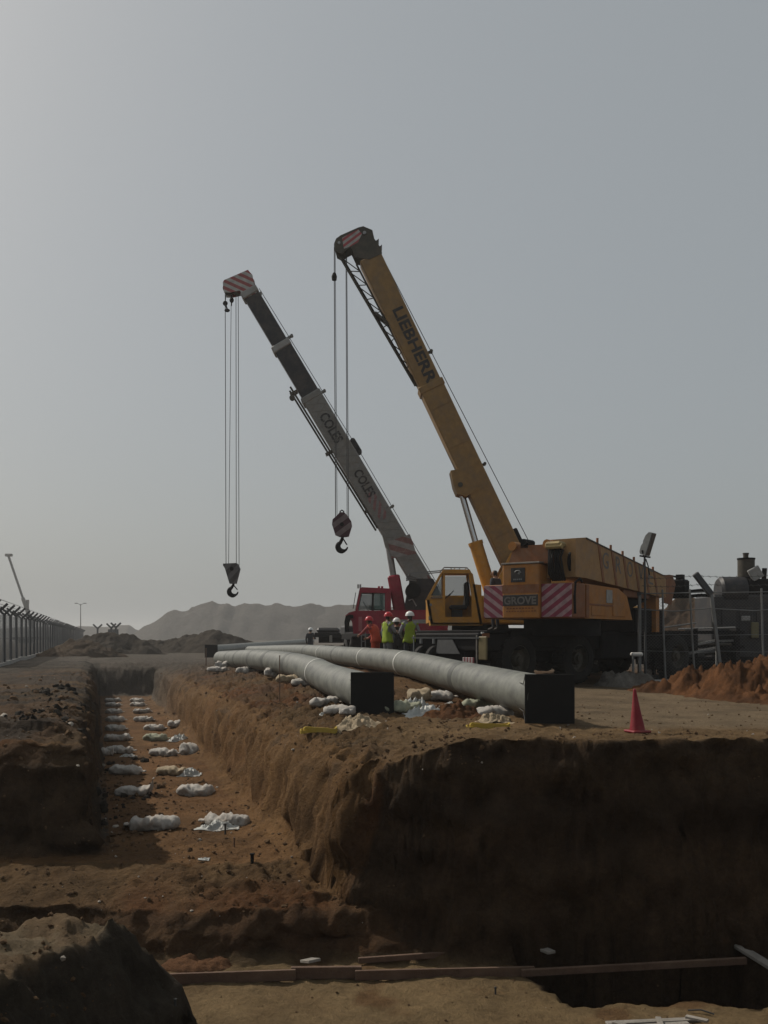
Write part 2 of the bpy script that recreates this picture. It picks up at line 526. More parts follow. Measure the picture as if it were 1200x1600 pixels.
def base_height(x, y):
    u = x - shift(y)
    wob = 0.10 * fbm(y, y * 0 + 3.3, 0, 1.7, 3, 5) * sstep(11, 14, y)
    ur = u - TW - 0.12 * (1 - sstep(11.2, 14.5, y)) - wob
    ul = u - 0.10 * fbm(y, y * 0 + 9.3, 0, 2.1, 3, 6) + 0.04
    right = ip(ur, [(-0.6, -1.5), (-0.14, -1.43), (0.0, -1.28), (0.09, -0.75), (0.16, -0.36), (0.28, -0.24), (0.8, -0.10), (1.6, 0.0), (3, 0.0)])
    left = ip(-ul, [(-0.15, -1.5), (-0.02, -1.38), (0.08, -0.35), (0.2, -0.02), (0.5, 0.09), (1.3, 0.08), (3.5, 0.0)])
    z = np.where(ur > -0.5, right, np.where(ul < 0.15, left, -1.5))
    z = np.maximum(z, ip(y, [(42.5, -1.6), (43.6, -1.35), (44.3, -0.2), (45.2, 0.0), (60, 0.0), (61, 0.0)]))
    # the raised strip the pipes lie on
    z = z + 0.24 * sstep(16.5, 22, y) * (1 - sstep(37, 47, y)) * np.exp(-((x + 0.2 * (y - 24)) / 4.5) ** 2) * sstep(1.2, 2.6, ur)
    # soil thrown up along the right edge of the pit
    z = z + 0.14 * np.exp(-((y - 10.7) / 0.7) ** 2) * sstep(0.2, 0.9, x)
    # front faces
    jag = 0.10 * fbm(x, x * 0 + 7.1, 0, 0.9, 3, 9)
    front = ip(y + jag * 1.1, [(10.08, -2.2), (10.25, -1.98), (10.45, -1.72), (10.95, -1.62), (11.65, -1.49), (11.75, 3.0)])
    yt = ip(x, [(-2, 11.9), (-0.62, 11.32), (-0.35, 11.05), (-0.1, 10.88), (0.15, 10.75), (0.75, 10.5), (2.5, 10.46), (6, 10.5), (9, 10.6)]) + jag
    rfront = ip(y - yt, [(-0.40, -2.2), (-0.32, -2.0), (-0.12, -0.8), (-0.03, -0.28), (0.02, -0.05), (0.10, 0.22), (0.2, 3.0)])
    cut = np.where(ur > 0, np.maximum(rfront, front), front)
    z = np.minimum(z, cut)
    zl = ip(y + 1.2 * jag, [(12.0, -1.5), (12.12, -1.2), (12.3, -0.42), (12.5, -0.12), (13.0, 0.0), (13.3, 3.0)])
    z = np.where(ul < 0.3, np.minimum(z, zl), z)
    z = np.maximum(z, -2.2)
    # the deeper hole in the far right corner of the pit
    hd = np.minimum(x - (1.45 + (9.7 - y) * 0.38) + 0.3 * jag, y - 8.98 + 0.4 * jag)
    z = z - 0.9 * sstep(0.0, 0.10, hd) * (z < -2.0) * (y < 10.4)
    # far right end of the pit
    z = np.maximum(z, np.where(y < 10.6, ip(x, [(8.4, -9.0), (8.5, -2.3), (9.4, -0.1), (12, 0.0)]), z))
    # near bank on the left
    xe = -2.06 - 0.30 * (7.5 - y) + 0.14 * fbm(y, y * 0 + 1.9, 0, 0.6, 3, 21)
    nb = ip(x - xe, [(-2.5, -0.94), (-0.3, -0.97), (-0.02, -1.02), (0.16, -1.25), (0.72, -2.15), (1.3, -2.4)])
    back = ip(y + 0.18 * fbm(x, x * 0 + 4.9, 0, 0.5, 3, 22), [(7.45, 0), (7.65, -0.12), (8.0, -1.0), (8.25, -1.6)])
    z = np.maximum(z, np.where(y < 9, nb + back, -9))
    # the near side where the photographer stands
    z = np.maximum(z, ip(y, [(2.3, -0.4), (4.6, -2.3), (5.0, -9)]))
    return z, u, ur, ul


def build_ground():
    rows = np.concatenate([np.arange(-12, 4.5, 0.5), np.arange(4.5, 9.6, 0.045), np.arange(9.6, 13.0, 0.026),
                           np.arange(13, 20, 0.06), np.arange(20, 46, 0.14), np.arange(46, 80, 0.5), np.geomspace(80, 1480, 60)])
    cols = np.concatenate([-np.geomspace(1480, 26, 40), np.arange(-25, -6, 0.5), np.arange(-6, -1.6, 0.11), np.arange(-1.6, 6.2, 0.034),
                           np.arange(6.2, 9.2, 0.055), np.arange(9.2, 22, 0.2), np.arange(22, 50, 0.8), np.geomspace(50, 1480, 40)])
    U, Y = np.meshgrid(cols, rows)
    X = U + shift(Y)
    Z, u, ur, ul = base_height(X, Y)
    gx = np.gradient(Z, axis=1) / np.maximum(np.gradient(X, axis=1), 1e-6)
    gy = np.gradient(Z, axis=0) / np.maximum(np.gradient(Y, axis=0), 1e-6)
    steep = np.clip(np.sqrt(gx ** 2 + gy ** 2), 0, 3)
    near = 1 - sstep(30, 70, Y)
    road = sstep(2.2, 3.4, X) * sstep(12.6, 13.8, Y) * (1 - sstep(24, 28, Y))
    floor = (Z < -1.4) & (Y > 11.7)
    pit = (Z < -2.1)
    apron = sstep(-0.6, 0.5, X) * (Y > 10.3) * (1 - sstep(14.5, 17, Y)) * (Z > -0.4)
    rough = np.where(pit, 0.35, np.where(floor, 0.28, np.where((Z < -1.4) & (Y < 11.8) & (Y > 9), 0.6, 0.85))) * (1 - 0.75 * road) * (1 - 0.45 * apron)
    bankish = (1 - sstep(1.8, 3.0, np.abs(ur - 0.9))) * (Y > 10.4) * (1 - sstep(-0.4, 0.9, X))
    rough = rough * (1 + 0.9 * bankish) * (0.3 + 0.7 * near)
    fine = fbm(X, Y, Z, 0.16, 4, 31, 0.6) * near
    mid = fbm(X, Y, Z, 0.7, 4, 32, 0.55)
    big = fbm(X, Y, Z, 5.0, 3, 33)
    lump = np.maximum(fbm(X, Y, Z, 0.35, 2, 35), 0.15) - 0.15
    dz = rough * (0.05 * fine + 0.03 * mid + 0.03 * lump * near) + 0.05 * big * sstep(14, 26, Y)
    wall = np.clip(steep, 0, 2.2) / 2.2
    ox = wall * (0.10 * fbm(X, Y, Z * 0.5, 0.42, 4, 41, 0.6) + 0.07 * fbm(X, Y, Z * 0.18, 0.2, 3, 47, 0.6))
    oy = wall * (0.10 * fbm(X, Y, Z * 1.6, 0.42, 4, 43, 0.6) + 0.05 * fbm(X * 0.3, Y * 0.3, Z * 2.2, 0.35, 3, 49))
    nrm = np.sqrt(gx ** 2 + gy ** 2) + 1e-6
    # push the walls in and out along the way they face
    X2 = X - gx / nrm * ox - gx / nrm * oy * 0.5
    Y2 = Y - gy / nrm * oy - gy / nrm * ox * 0.5
    nbk = ((Y < 8.6) & (Z > -2.1) & (X < 0)) * 1.0
    # the near bank is torn into ribs that run down its face
    rib = np.abs(fbm(X * 0.35 + Y * 0.1, Y, Z * 0.2, 0.16, 4, 58, 0.6))
    dz = dz + nbk * ((0.03 + 0.05 * np.clip(wall * 2, 0, 1)) * fbm(X, Y, Z, 0.22, 5, 57, 0.65) - 0.11 * rib * (0.05 + np.clip(wall * 2, 0, 1)))
    Z2 = Z + dz * (1 - 0.4 * wall)
    # soil colours
    def c(*a): return np.array(a)
    brown, red, tan, grey, ochre, dark = c(.122, .066, .031), c(.135, .056, .021), c(.180, .134, .084), c(.088, .078, .066), c(.150, .098, .046), c(.042, .037, .03)
    C = np.zeros(X.shape + (3,)) + brown
    def mix(w, col):
        w = np.clip(w, 0, 1)[..., None]
        C[:] = C * (1 - w) + col * w
    n1 = fbm(X, Y, Z, 1.3, 5, 51, 0.6); n2 = fbm(X, Y, Z, 3.2, 4, 52); n3 = fbm(X, Y, Z, 0.5, 4, 53)
    mix(sstep(-0.1, 0.6, n1) * 0.7, red)
    mix(sstep(0.0, 0.7, n2) * 0.5, ochre)
    mix(floor * 0.75, c(.175, .092, .039))
    mix((ur > -0.3) * (ur < 0.5) * (Y > 10.8) * (Y < 44) * 0.7, c(.200, .112, .048))
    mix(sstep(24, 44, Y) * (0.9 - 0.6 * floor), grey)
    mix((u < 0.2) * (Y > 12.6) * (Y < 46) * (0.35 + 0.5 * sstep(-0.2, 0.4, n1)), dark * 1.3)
    mix(bankish * (Z > -0.5) * sstep(0.15, 0.6, n3) * 0.5, dark)
    mix(apron * (0.75 + 0.2 * n1), c(.190, .122, .060))
    mix(road * 0.9, tan)
    mix(pit * (Y > 5) * (0.75 + 0.2 * n1), c(.240, .172, .090))
    mix(pit * (Y > 5) * sstep(0.35, 0.75, n1) * 0.6, red * 0.8)
    mix((Z < -2.3) * 0.95, c(.036, .028, .021))  # deep shade of the hole, put into its soil colour
    # the cut faces are painted darker for their shade, in layers; sunlit wall spared
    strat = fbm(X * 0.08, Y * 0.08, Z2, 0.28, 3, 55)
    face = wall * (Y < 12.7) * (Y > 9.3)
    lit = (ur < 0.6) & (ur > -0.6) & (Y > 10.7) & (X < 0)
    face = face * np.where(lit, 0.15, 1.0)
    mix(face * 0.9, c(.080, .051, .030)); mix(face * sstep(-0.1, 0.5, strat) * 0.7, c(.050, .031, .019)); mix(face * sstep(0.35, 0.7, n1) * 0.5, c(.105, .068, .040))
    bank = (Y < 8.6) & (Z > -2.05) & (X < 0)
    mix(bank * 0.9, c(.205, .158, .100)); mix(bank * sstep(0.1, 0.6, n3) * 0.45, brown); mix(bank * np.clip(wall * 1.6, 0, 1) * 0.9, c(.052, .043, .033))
    C *= (1 + 0.25 * np.clip(n3, -1, 1))[..., None]
    C = np.clip(C, 0.01, 1)
    nr, nc = X.shape
    co = np.stack([X2, Y2, Z2], -1).reshape(-1, 3)
    i = np.arange(nr * nc).reshape(nr, nc)
    q = np.stack([i[:-1, :-1], i[:-1, 1:], i[1:, 1:], i[1:, :-1]], -1).reshape(-1, 4)
    me = bpy.data.meshes.new('ground')
    me.vertices.add(len(co)); me.vertices.foreach_set('co', co.ravel())
    me.loops.add(q.size); me.loops.foreach_set('vertex_index', q.ravel())
    me.polygons.add(len(q)); me.polygons.foreach_set('loop_start', np.arange(0, q.size, 4))
    me.polygons.foreach_set('use_smooth', np.ones(len(q), bool))
    me.update(calc_edges=True)
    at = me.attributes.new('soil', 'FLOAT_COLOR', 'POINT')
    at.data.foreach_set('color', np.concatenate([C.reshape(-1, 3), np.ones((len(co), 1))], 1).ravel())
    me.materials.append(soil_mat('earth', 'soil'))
    o = bpy.data.objects.new('ground', me)
    COL.objects.link(o)
    o['kind'] = 'structure'
    keep = (co[:, 1] > -6) & (co[:, 1] < 130) & (np.abs(co[:, 0]) < 70)
    qk = q[keep[q].all(1)]
    return o, BVHTree.FromPolygons(co.tolist(), qk.tolist())


GROUND, BVH = build_ground()


def gz(x, y, default=0.0):
    h = BVH.ray_cast(Vector((x, y, 30)), Vector((0, 0, -1)))
    return h[0].z if h[0] is not None else default


def hit(px, py):
    """where the view ray through a pixel meets the ground"""
    d = Vector(((px - CX) / FPX, 1, (HZ - py) / FPX)).normalized()
    h = BVH.ray_cast(Vector((0, 0, EYE)), d)
    return h[0]


def grid_mesh(name, X, Y, Z, material, kind='structure'):
    nr, nc = X.shape
    co = np.stack([X, Y, Z], -1).reshape(-1, 3)
    i = np.arange(nr * nc).reshape(nr, nc)
    q = np.stack([i[:-1, :-1], i[:-1, 1:], i[1:, 1:], i[1:, :-1]], -1).reshape(-1, 4)
    me = bpy.data.meshes.new(name)
    me.from_pydata(co.tolist(), [], q.tolist())
    me.polygons.foreach_set('use_smooth', np.ones(len(q), bool))
    me.materials.append(material)
    o = bpy.data.objects.new(name, me)
    COL.objects.link(o)
    if kind: o['kind'] = kind
    return o


def heap(name, sil, Y0, slope, material, rough, res, front=None, zb=-0.4, seed=3, rscale=None):
    """earth heap: ridge line from the silhouette, falling both ways at the angle loose soil stands at"""
    sil = [P(px, py, Y0) for px, py in sil]
    xs = np.array([p.x for p in sil]); zs = np.array([p.z for p in sil])
    h = zs.max() - zb
    d = h / slope * 1.15
    X, Y = np.meshgrid(np.arange(xs[0] - d * 0.5, xs[-1] + d * 0.5, res), np.arange(Y0 - d, Y0 + d, res))
    R = np.interp(X, xs, zs)
    R = R - np.maximum(xs[0] - X, 0) * slope - np.maximum(X - xs[-1], 0) * slope
    rs = rscale or h * 0.35
    off = 0.28 * h * fbm(X, X * 0 + 2.2, 0, h * 1.2, 2, seed)
    Z = R - np.abs(Y - Y0 - off * 0.6) * slope
    Z = Z + rough * h * (fbm(X, Y, 0, rs, 5, seed + 2, 0.55) * 0.5 - 0.1) * np.clip((Z - zb) / h * 3, 0, 1)
    Z = np.maximum(Z, zb)
    return grid_mesh(name, X, Y, Z, material)


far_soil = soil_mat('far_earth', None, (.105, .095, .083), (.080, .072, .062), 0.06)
mid_soil = soil_mat('heap_earth', None, (.078, .064, .050), (.050, .040, .031), 0.4)
red_soil = soil_mat('red_earth', None, (.150, .066, .027), (.060, .028, .013), 2.6)
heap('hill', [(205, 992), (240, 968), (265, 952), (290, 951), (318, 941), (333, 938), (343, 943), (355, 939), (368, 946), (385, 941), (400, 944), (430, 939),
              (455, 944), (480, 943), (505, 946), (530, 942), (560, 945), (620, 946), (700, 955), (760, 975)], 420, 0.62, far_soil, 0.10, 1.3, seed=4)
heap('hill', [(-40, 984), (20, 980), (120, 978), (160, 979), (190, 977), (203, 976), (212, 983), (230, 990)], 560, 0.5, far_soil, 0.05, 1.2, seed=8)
heap('spoil_heap', [(112, 1004), (135, 996), (158, 992), (180, 989), (196, 990), (215, 997), (232, 1002)], 72, 0.6, mid_soil, 0.15, 0.10, seed=12)
heap('spoil_heap', [(214, 1003), (240, 1000), (258, 999), (272, 996), (300, 990), (326, 986), (342, 985), (360, 990), (382, 997), (400, 1004)], 80, 0.6, mid_soil, 0.15, 0.10, seed=15)
heap('spoil_heap', [(96, 1004), (110, 1000), (128, 998), (145, 1001), (165, 1008)], 62, 0.5, soil_mat('brown_heap_earth', None, (.105, .075, .05), (.065, .046, .032), 0.5), 0.18, 0.08, seed=18)
heap('spoil_heap', [(1030, 960), (1052, 930), (1068, 919), (1090, 921), (1100, 916), (1125, 922), (1170, 925), (1240, 940)], 62, 0.75, soil_mat('tan_heap_earth', None, (.13, .085, .052), (.07, .044, .028), 0.6), 0.28, 0.10, seed=21)


def red_bank():
    """the loose red soil at the foot of the right-hand fence"""
    X, Y = np.meshgrid(np.arange(4.8, 13.5, 0.035), np.arange(15.2, 22.6, 0.035))
    ridge = np.interp(X, [4.8, 5.6, 6.4, 7.0, 8.0, 13.5], [21.3, 21.0, 20.4, 19.7, 19.2, 18.6])
    hgt = np.interp(X, [5.0, 5.6, 6.2, 6.8, 7.6, 8.6, 13.5], [-0.1, 0.12, 0.42, 0.70, 0.84, 0.90, 1.0]) + 0.10 * fbm(X, X * 0, 0, 0.7, 3, 61)
    d = Y - ridge
    foot = np.interp(X, [5, 6, 7, 9, 13], [0.7, 1.5, 2.4, 3.0, 3.2])
    z = hgt * np.where(d < 0, ip(-d / foot, [(0, 1), (0.18, 0.97), (0.42, 0.45), (0.7, 0.20), (1, 0)]), ip(d, [(0, 1), (0.5, 0.9), (1.6, 0)]))
    w = np.clip(z / 0.4, 0, 1)
    z = z + w * (0.15 * fbm(X, Y, 0, 0.45, 5, 62, 0.7) + 0.16 * np.maximum(fbm(X, Y, 0, 0.2, 4, 63, 0.65), 0) * sstep(0.15, 0.5, z)) - 0.06
    return grid_mesh('spoil_heap', X, Y, z, red_soil)


red_bank()


def rubble(name, cx, cy, rx, ry, h, material, res=0.03, seed=70, zoff=-0.05):
    X, Y = np.meshgrid(np.arange(cx - rx, cx + rx, res), np.arange(cy - ry, cy + ry, res))
    r = np.sqrt(((X - cx) / rx) ** 2 + ((Y - cy) / ry) ** 2)
    g = gz(cx, cy)
    prof = np.clip(1 - r * r, 0, 1)
    Z = g + zoff + h * prof * (1 + 0.5 * fbm(X, Y, 0, rx * 0.5, 4, seed, 0.6)) + 0.3 * h * np.clip(prof * 3, 0, 1) * np.maximum(fbm(X, Y, 0, rx * 0.22, 3, seed + 3), 0)
    Z = np.where(r > 0.98, g - 0.12, Z)
    return grid_mesh(name, X, Y, Z, material)


rubble('soil_pile', -1.95, 10.08, 0.42, 0.26, 0.10, soil_mat('small_pile_earth', None, (.19, .095, .048), (.11, .055, .028), 2.0), 0.02, 71)
rubble('soil_pile', -2.35, 10.05, 0.35, 0.22, 0.05, MATS.get('x') or bpy.data.materials['small_pile_earth'], 0.02, 75)
rubble('rubble_heap', 6.15, 24.3, 0.95, 0.7, 0.36, soil_mat('grey_rubble', None, (.22, .20, .175), (.12, .105, .09), 2.0), 0.03, 77)
rubble('soil_pile', 1.1, 15.2, 0.6, 0.5, 0.22, red_soil, 0.02, 79)


def clods():
    """loose clods and stones lying on the ground: far too many to count"""
    bm = bmesh.new()
    bmesh.ops.create_icosphere(bm, subdivisions=1, radius=1)
    bv = np.array([v.co[:] for v in bm.verts]); bf = [tuple(v.index for v in f.verts) for f in bm.faces]
    bm.free()
    rng = np.random.default_rng(5)
    spots = []
    def zone(n, x0, x1, y0, y1, s0, s1, test=None):
        k = 0
        while k < n:
            k += 1
            y = y0 + (y1 - y0) * rng.random() ** 1.2
            x = x0 + (x1 - x0) * rng.random()
            if test and not test(x, y): continue
            spots.append((x, y, s0 + (s1 - s0) * rng.random() ** 4))
    zone(900, -3.4, 4.6, 5.2, 10.2, 0.004, 0.018)
    zone(1800, -6, 1.0, 10.6, 24, 0.006, 0.04)
    zone(700, -0.6, 5.2, 10.5, 12.6, 0.005, 0.032)
    zone(600, -4, 4, 12, 20, 0.006, 0.03)
    zone(500, 2.2, 7, 12.5, 22, 0.005, 0.022)
    zone(500, -5.6, -3.3, 12.4, 18, 0.01, 0.06)
    zone(300, -4, -2.0, 6, 7.6, 0.006, 0.035)
    zone(600, -10, -1, 18, 44, 0.01, 0.06)
    zone(2500, -5.5, 2.0, 10.4, 16, 0.004, 0.02)
    nd = len(spots)
    zone(160, -5.6, -4.0, 13.2, 17.5, 0.02, 0.09)
    zone(90, -7.5, -5.2, 17.0, 22, 0.03, 0.11)
    vs, fs, ms = [], [], []
    for si, (x, y, s) in enumerate(spots):
        g = gz(x, y)
        R = Matrix.Rotation(rng.random() * 6.28, 3, 'Z') @ Matrix.Rotation(rng.random() * 6.28, 3, 'X')
        sc = np.array([1, 0.6 + 0.5 * rng.random(), 0.5 + 0.4 * rng.random()])
        p = (bv * (1 + 0.28 * rng.standard_normal(bv.shape)) * sc * s) @ np.array(R)
        o = len(vs)
        vs += (p + [x, y, g + s * 0.3]).tolist()
        fs += [tuple(o + k for k in f) for f in bf]
        ms += [2 if si >= nd and rng.random() < 0.75 else 1 if rng.random() < 0.035 else 0] * len(bf)
    me = bpy.data.meshes.new('clods')
    me.from_pydata(vs, [], fs)
    me.materials.append(soil_mat('clod_earth', None, (.165, .105, .058), (.12, .072, .04), 3.0))
    me.materials.append(mat('pale_stone', (.34, .30, .25), 0.9, vary=0.3, scale=12))
    me.materials.append(soil_mat('dark_clod_earth', None, (.045, .038, .03), (.025, .022, .018), 3.0))
    me.polygons.foreach_set('material_index', ms)
    o = bpy.data.objects.new('clods', me)
    COL.objects.link(o)
    tag(o, 'loose earth clods and pale stones strewn over ground and trench', 'clods', kind='stuff')


clods()


# ------------------------------------------------------------------ the pipes
def spline(pts, n):
    out = []
    pts = [Vector(p) for p in pts]
    q = [pts[0] * 2 - pts[1]] + pts + [pts[-1] * 2 - pts[-2]]
    for i in range(1, len(q) - 2):
        for k in range(n):
            t = k / n
            a, b, c, d = q[i - 1], q[i], q[i + 1], q[i + 2]
            out.append(0.5 * ((2 * b) + (c - a) * t + (2 * a - 5 * b + 4 * c - d) * t * t + (3 * b - a - 3 * c + d) * t ** 3))
    out.append(pts[-1])
    return out


def pipe_mat():
    m, nt, N, L, b = nodes_of('epoxy_coated_pipe')
    b.inputs['Roughness'].default_value = 0.5
    b.inputs['Specular IOR Level'].default_value = 0.35
    at = N.new('ShaderNodeAttribute'); at.attribute_name = 'run'
    tc = N.new('ShaderNodeTexCoord')
    # smears and scuffs run around the pipe: noise squeezed along its length
    sep = N.new('ShaderNodeSeparateXYZ'); L.new(at.outputs['Vector'], sep.inputs[0])
    comb = N.new('ShaderNodeCombineXYZ')
    mu = N.new('ShaderNodeMath'); mu.operation = 'MULTIPLY'; mu.inputs[1].default_value = 2.2; L.new(sep.outputs['X'], mu.inputs[0])
    mv = N.new('ShaderNodeMath'); mv.operation = 'MULTIPLY'; mv.inputs[1].default_value = 0.9; L.new(sep.outputs['Y'], mv.inputs[0])
    L.new(mu.outputs[0], comb.inputs['X']); L.new(mv.outputs[0], comb.inputs['Y'])
    n1 = N.new('ShaderNodeTexNoise'); n1.inputs['Scale'].default_value = 1.0; n1.inputs['Detail'].default_value = 8; n1.inputs['Roughness'].default_value = 0.7
    L.new(comb.outputs[0], n1.inputs['Vector'])
    r = N.new('ShaderNodeValToRGB')
    e = r.color_ramp.elements
    e[0].position = 0.30; e[0].color = (.030, .032, .032, 1)
    e[1].position = 0.62; e[1].color = (.150, .154, .132, 1)
    x = e.new(0.42); x.color = (.100, .103, .093, 1)
    L.new(n1.outputs['Fac'], r.inputs['Fac'])
    n2 = N.new('ShaderNodeTexNoise'); n2.inputs['Scale'].default_value = 5; n2.inputs['Detail'].default_value = 8
    L.new(tc.outputs['Object'], n2.inputs['Vector'])
    mr = N.new('ShaderNodeMapRange'); mr.inputs['From Min'].default_value = 0.3; mr.inputs['From Max'].default_value = 0.7
    mr.inputs['To Min'].default_value = 0.82; mr.inputs['To Max'].default_value = 1.15
    L.new(n2.outputs['Fac'], mr.inputs['Value'])
    sc = N.new('ShaderNodeVectorMath'); sc.operation = 'SCALE'
    L.new(r.outputs['Color'], sc.inputs[0]); L.new(mr.outputs['Result'], sc.inputs['Scale'])
    L.new(sc.outputs['Vector'], b.inputs['Base Color'])
    return m


M['pipe'] = pipe_mat()
PD = 0.62


def pipe(path, label, plate=True, bands=(), welds=(), off=0.0, far_cap=True, plate_yaw=0.0):
    path = [Vector(p) for p in path]
    c = spline(path, 14)
    root = empty('steel_pipe', (c[0].x, c[0].y, c[0].z - PD / 2), label, 'pipe', 'pipes lying beside the trench')
    n, vs, fs, run = 40, [], [], []
    s = 0.0
    fr = []
    for i, p in enumerate(c):
        t = (c[min(i + 1, len(c) - 1)] - c[max(i - 1, 0)]).normalized()
        side = t.cross(Vector((0, 0, 1))).normalized(); up = side.cross(t)
        if i: s += (p - c[i - 1]).length
        fr.append((p, t, side, up, s))
        for j in range(n):
            a = 2 * math.pi * j / n
            vs.append(p + (side * math.cos(a) + up * math.sin(a)) * PD / 2)
            run.append((s + off, a, 0))
    for i in range(len(c) - 1):
        fs += [(i * n + j, i * n + (j + 1) % n, (i + 1) * n + (j + 1) % n, (i + 1) * n + j) for j in range(n)]
    fs += [tuple(range(n)), tuple((len(c) - 1) * n + j for j in range(n - 1, -1, -1))]
    b = MB(); b._add(vs, fs)
    o = b.build('pipe_wall', M['pipe'], root)
    at = o.data.attributes.new('run', 'FLOAT_VECTOR', 'POINT')
    at.data.foreach_set('vector', [k for q in run for k in q])

    def at_s(q):
        k = min(range(len(fr)), key=lambda i: abs(fr[i][4] - q))
        k2 = min(k + 1, len(fr) - 1)
        p, t = fr[k][0], fr[k][1]
        return p + t * (q - fr[k][4]), t
    for q in bands:
        p, t = at_s(q)
        b = MB(); b.lathe(p, t, [(-0.045, PD / 2 - 0.01), (-0.045, PD / 2 + 0.007), (0.045, PD / 2 + 0.007), (0.045, PD / 2 - 0.01)], 40)
        b.build('white_band', M['band'], root)
    for q in welds:
        p, t = at_s(q)
        b = MB(); b.lathe(p, t, [(-0.16, PD / 2 - 0.01), (-0.15, PD / 2 + 0.004), (0.15, PD / 2 + 0.004), (0.16, PD / 2 - 0.01)], 40)
        b.build('joint_sleeve', mat('joint_coating', (.072, .075, .068), 0.5, vary=0.3, scale=5), root)
    if plate:
        p, t, side, up, _ = fr[0]
        R = Matrix.Rotation(plate_yaw, 3, 'Z')
        b = MB(); b.box(p - t * 0.05 + Vector((0, 0, -0.005)), (0.70, 0.035, 0.70), R, ch=0.004)
        b.build('end_board', M['plate'], root)
        # cord that holds the board
        q0 = p + t * 0.55
        for sg in (1, -1):
            b = MB()
            b.tube([p + R @ Vector((-0.33, 0.0, 0.33 * sg)), p + Vector((-0.33, 0.18, 0.20 * sg)), q0 + (side * math.cos(2.5) + up * math.sin(2.5 * sg)) * (PD / 2 + 0.008)], 0.006, 5)
            b.build('tie_cord', M['rope'], root)
    return root


pa = [(-0.20, 15.56, .345), (-1.0, 19.0, .40), (-1.65, 22, .50), (-2.5, 25, .56), (-4.0, 30, .56), (-5.4, 35, .47), (-7.15, 42, .34)]
pb = [(2.34, 13.66, .385), (1.55, 18.5, .47), (.42, 24, .62), (-1.02, 31, .63), (-4.0, 45, .60), (-8.4, 60, .40)]
pc = [(-9.35, 52, .52), (-9.0, 66, .60), (-8.5, 84, .70), (-8.0, 106, .85)]
pipe(pa, 'grey pipe nearest the trench on sandbags, square black board over its end', bands=(5.6,), welds=(9.0, 12.1, 14.9, 18.4, 21.5), plate_yaw=0.05)
pipe(pb, 'long grey pipe with white bands running past the crane wheels, black end board', bands=(10.0, 15.2, 24.6), welds=(4.9, 20.5, 29), off=40, plate_yaw=-0.06)
pipe(pc, 'distant thin grey pipe lying beyond the two banded pipes', off=90, bands=())


# ------------------------------------------------------------------ sacks
def sack_mesh(name, seed, L=0.76, W=0.39, H=0.25, up_end=0.0, slump=0.0):
    """half-filled woven sack: pillow with creases, a gathered mouth and a free flap at one end"""
    nu, nv = 30, 20
    uu = np.linspace(-1, 1, nu); vv = np.linspace(0, 2 * np.pi, nv, endpoint=False)
    U, V = np.meshgrid(uu, vv, indexing='ij')
    body = (1 - np.abs(U) ** 5) ** 0.5
    body = np.where(U > 0.62, np.maximum(body, 0) * (1 - 0.62 * sstep(0.62, 0.86, U)) + 0.34 * sstep(0.8, 1.0, U), body)
    body = np.maximum(body, 0.05)
    cw = np.sign(np.cos(V)) * np.abs(np.cos(V)) ** 0.75; ch = np.sign(np.sin(V)) * np.abs(np.sin(V)) ** 0.8
    flat = np.where(U > 0.78, 0.45, 1.0)
    x = U * L / 2; y = cw * body * W / 2
    z = ch * body * H / 2 * flat
    z = np.where(z < 0, z * 0.62, z)
    k = fbm(x + seed * 3.1, y, z, 0.16, 4, 80 + seed, 0.55)
    cr = np.abs(fbm(x * 2 + seed, y * 0.6, z, 0.11, 3, 90 + seed))
    f = 1 + 0.24 * k - 0.26 * cr
    dip = 1 - 0.38 * np.exp(-((U - 0.1 - 0.3 * math.sin(seed * 2.3)) / 0.16) ** 2) * (0.4 + 0.6 * abs(math.sin(seed * 1.7)))
    y = y * f; z = z * f * np.where(z > 0, dip, 1)
    if up_end:
        z = z + up_end * sstep(0.35, 1.0, U) ** 1.3; x = x - 0.12 * sstep(0.5, 1, U)
    z = z - z.min() if not slump else z - z.min()
    y = y + 0.05 * np.sin(U * 2 + seed)
    co = np.stack([x, y, z], -1).reshape(-1, 3)
    fs = []
    for i in range(nu - 1):
        fs += [(i * nv + j, i * nv + (j + 1) % nv, (i + 1) * nv + (j + 1) % nv, (i + 1) * nv + j) for j in range(nv)]
    fs += [tuple(range(nv - 1, -1, -1)), tuple((nu - 1) * nv + j for j in range(nv))]
    me = bpy.data.meshes.new(name)
    me.from_pydata(co.tolist(), [], fs)
    me.polygons.foreach_set('use_smooth', [True] * len(fs))
    return me


SACKS = [sack_mesh('sandbag', s) for s in range(5)]
SACK_UP = sack_mesh('sandbag', 7, L=0.80, H=0.22, up_end=0.24)
SACK_SHORT = sack_mesh('sandbag', 8, L=0.48, W=0.40, H=0.32)


def sack(px, py, z, label, me=None, rot=0.0, material='bag', sc=1.0, group='sandbags set out along the trench floor', Y=None, tilt=0.0):
    p = hit(px, py); Y = p.y
    base = me or RND.choice(SACKS)
    o = bpy.data.objects.new('sandbag', base.copy())
    o.data.materials.clear(); o.data.materials.append(M[material])
    COL.objects.link(o)
    o.location = (p.x, Y + 0.1, gz(p.x, Y + 0.1) - 0.025)
    o.rotation_euler = (tilt, 0, rot); o.scale = (sc, sc, sc)
    return tag(o, label, 'sandbag', group)


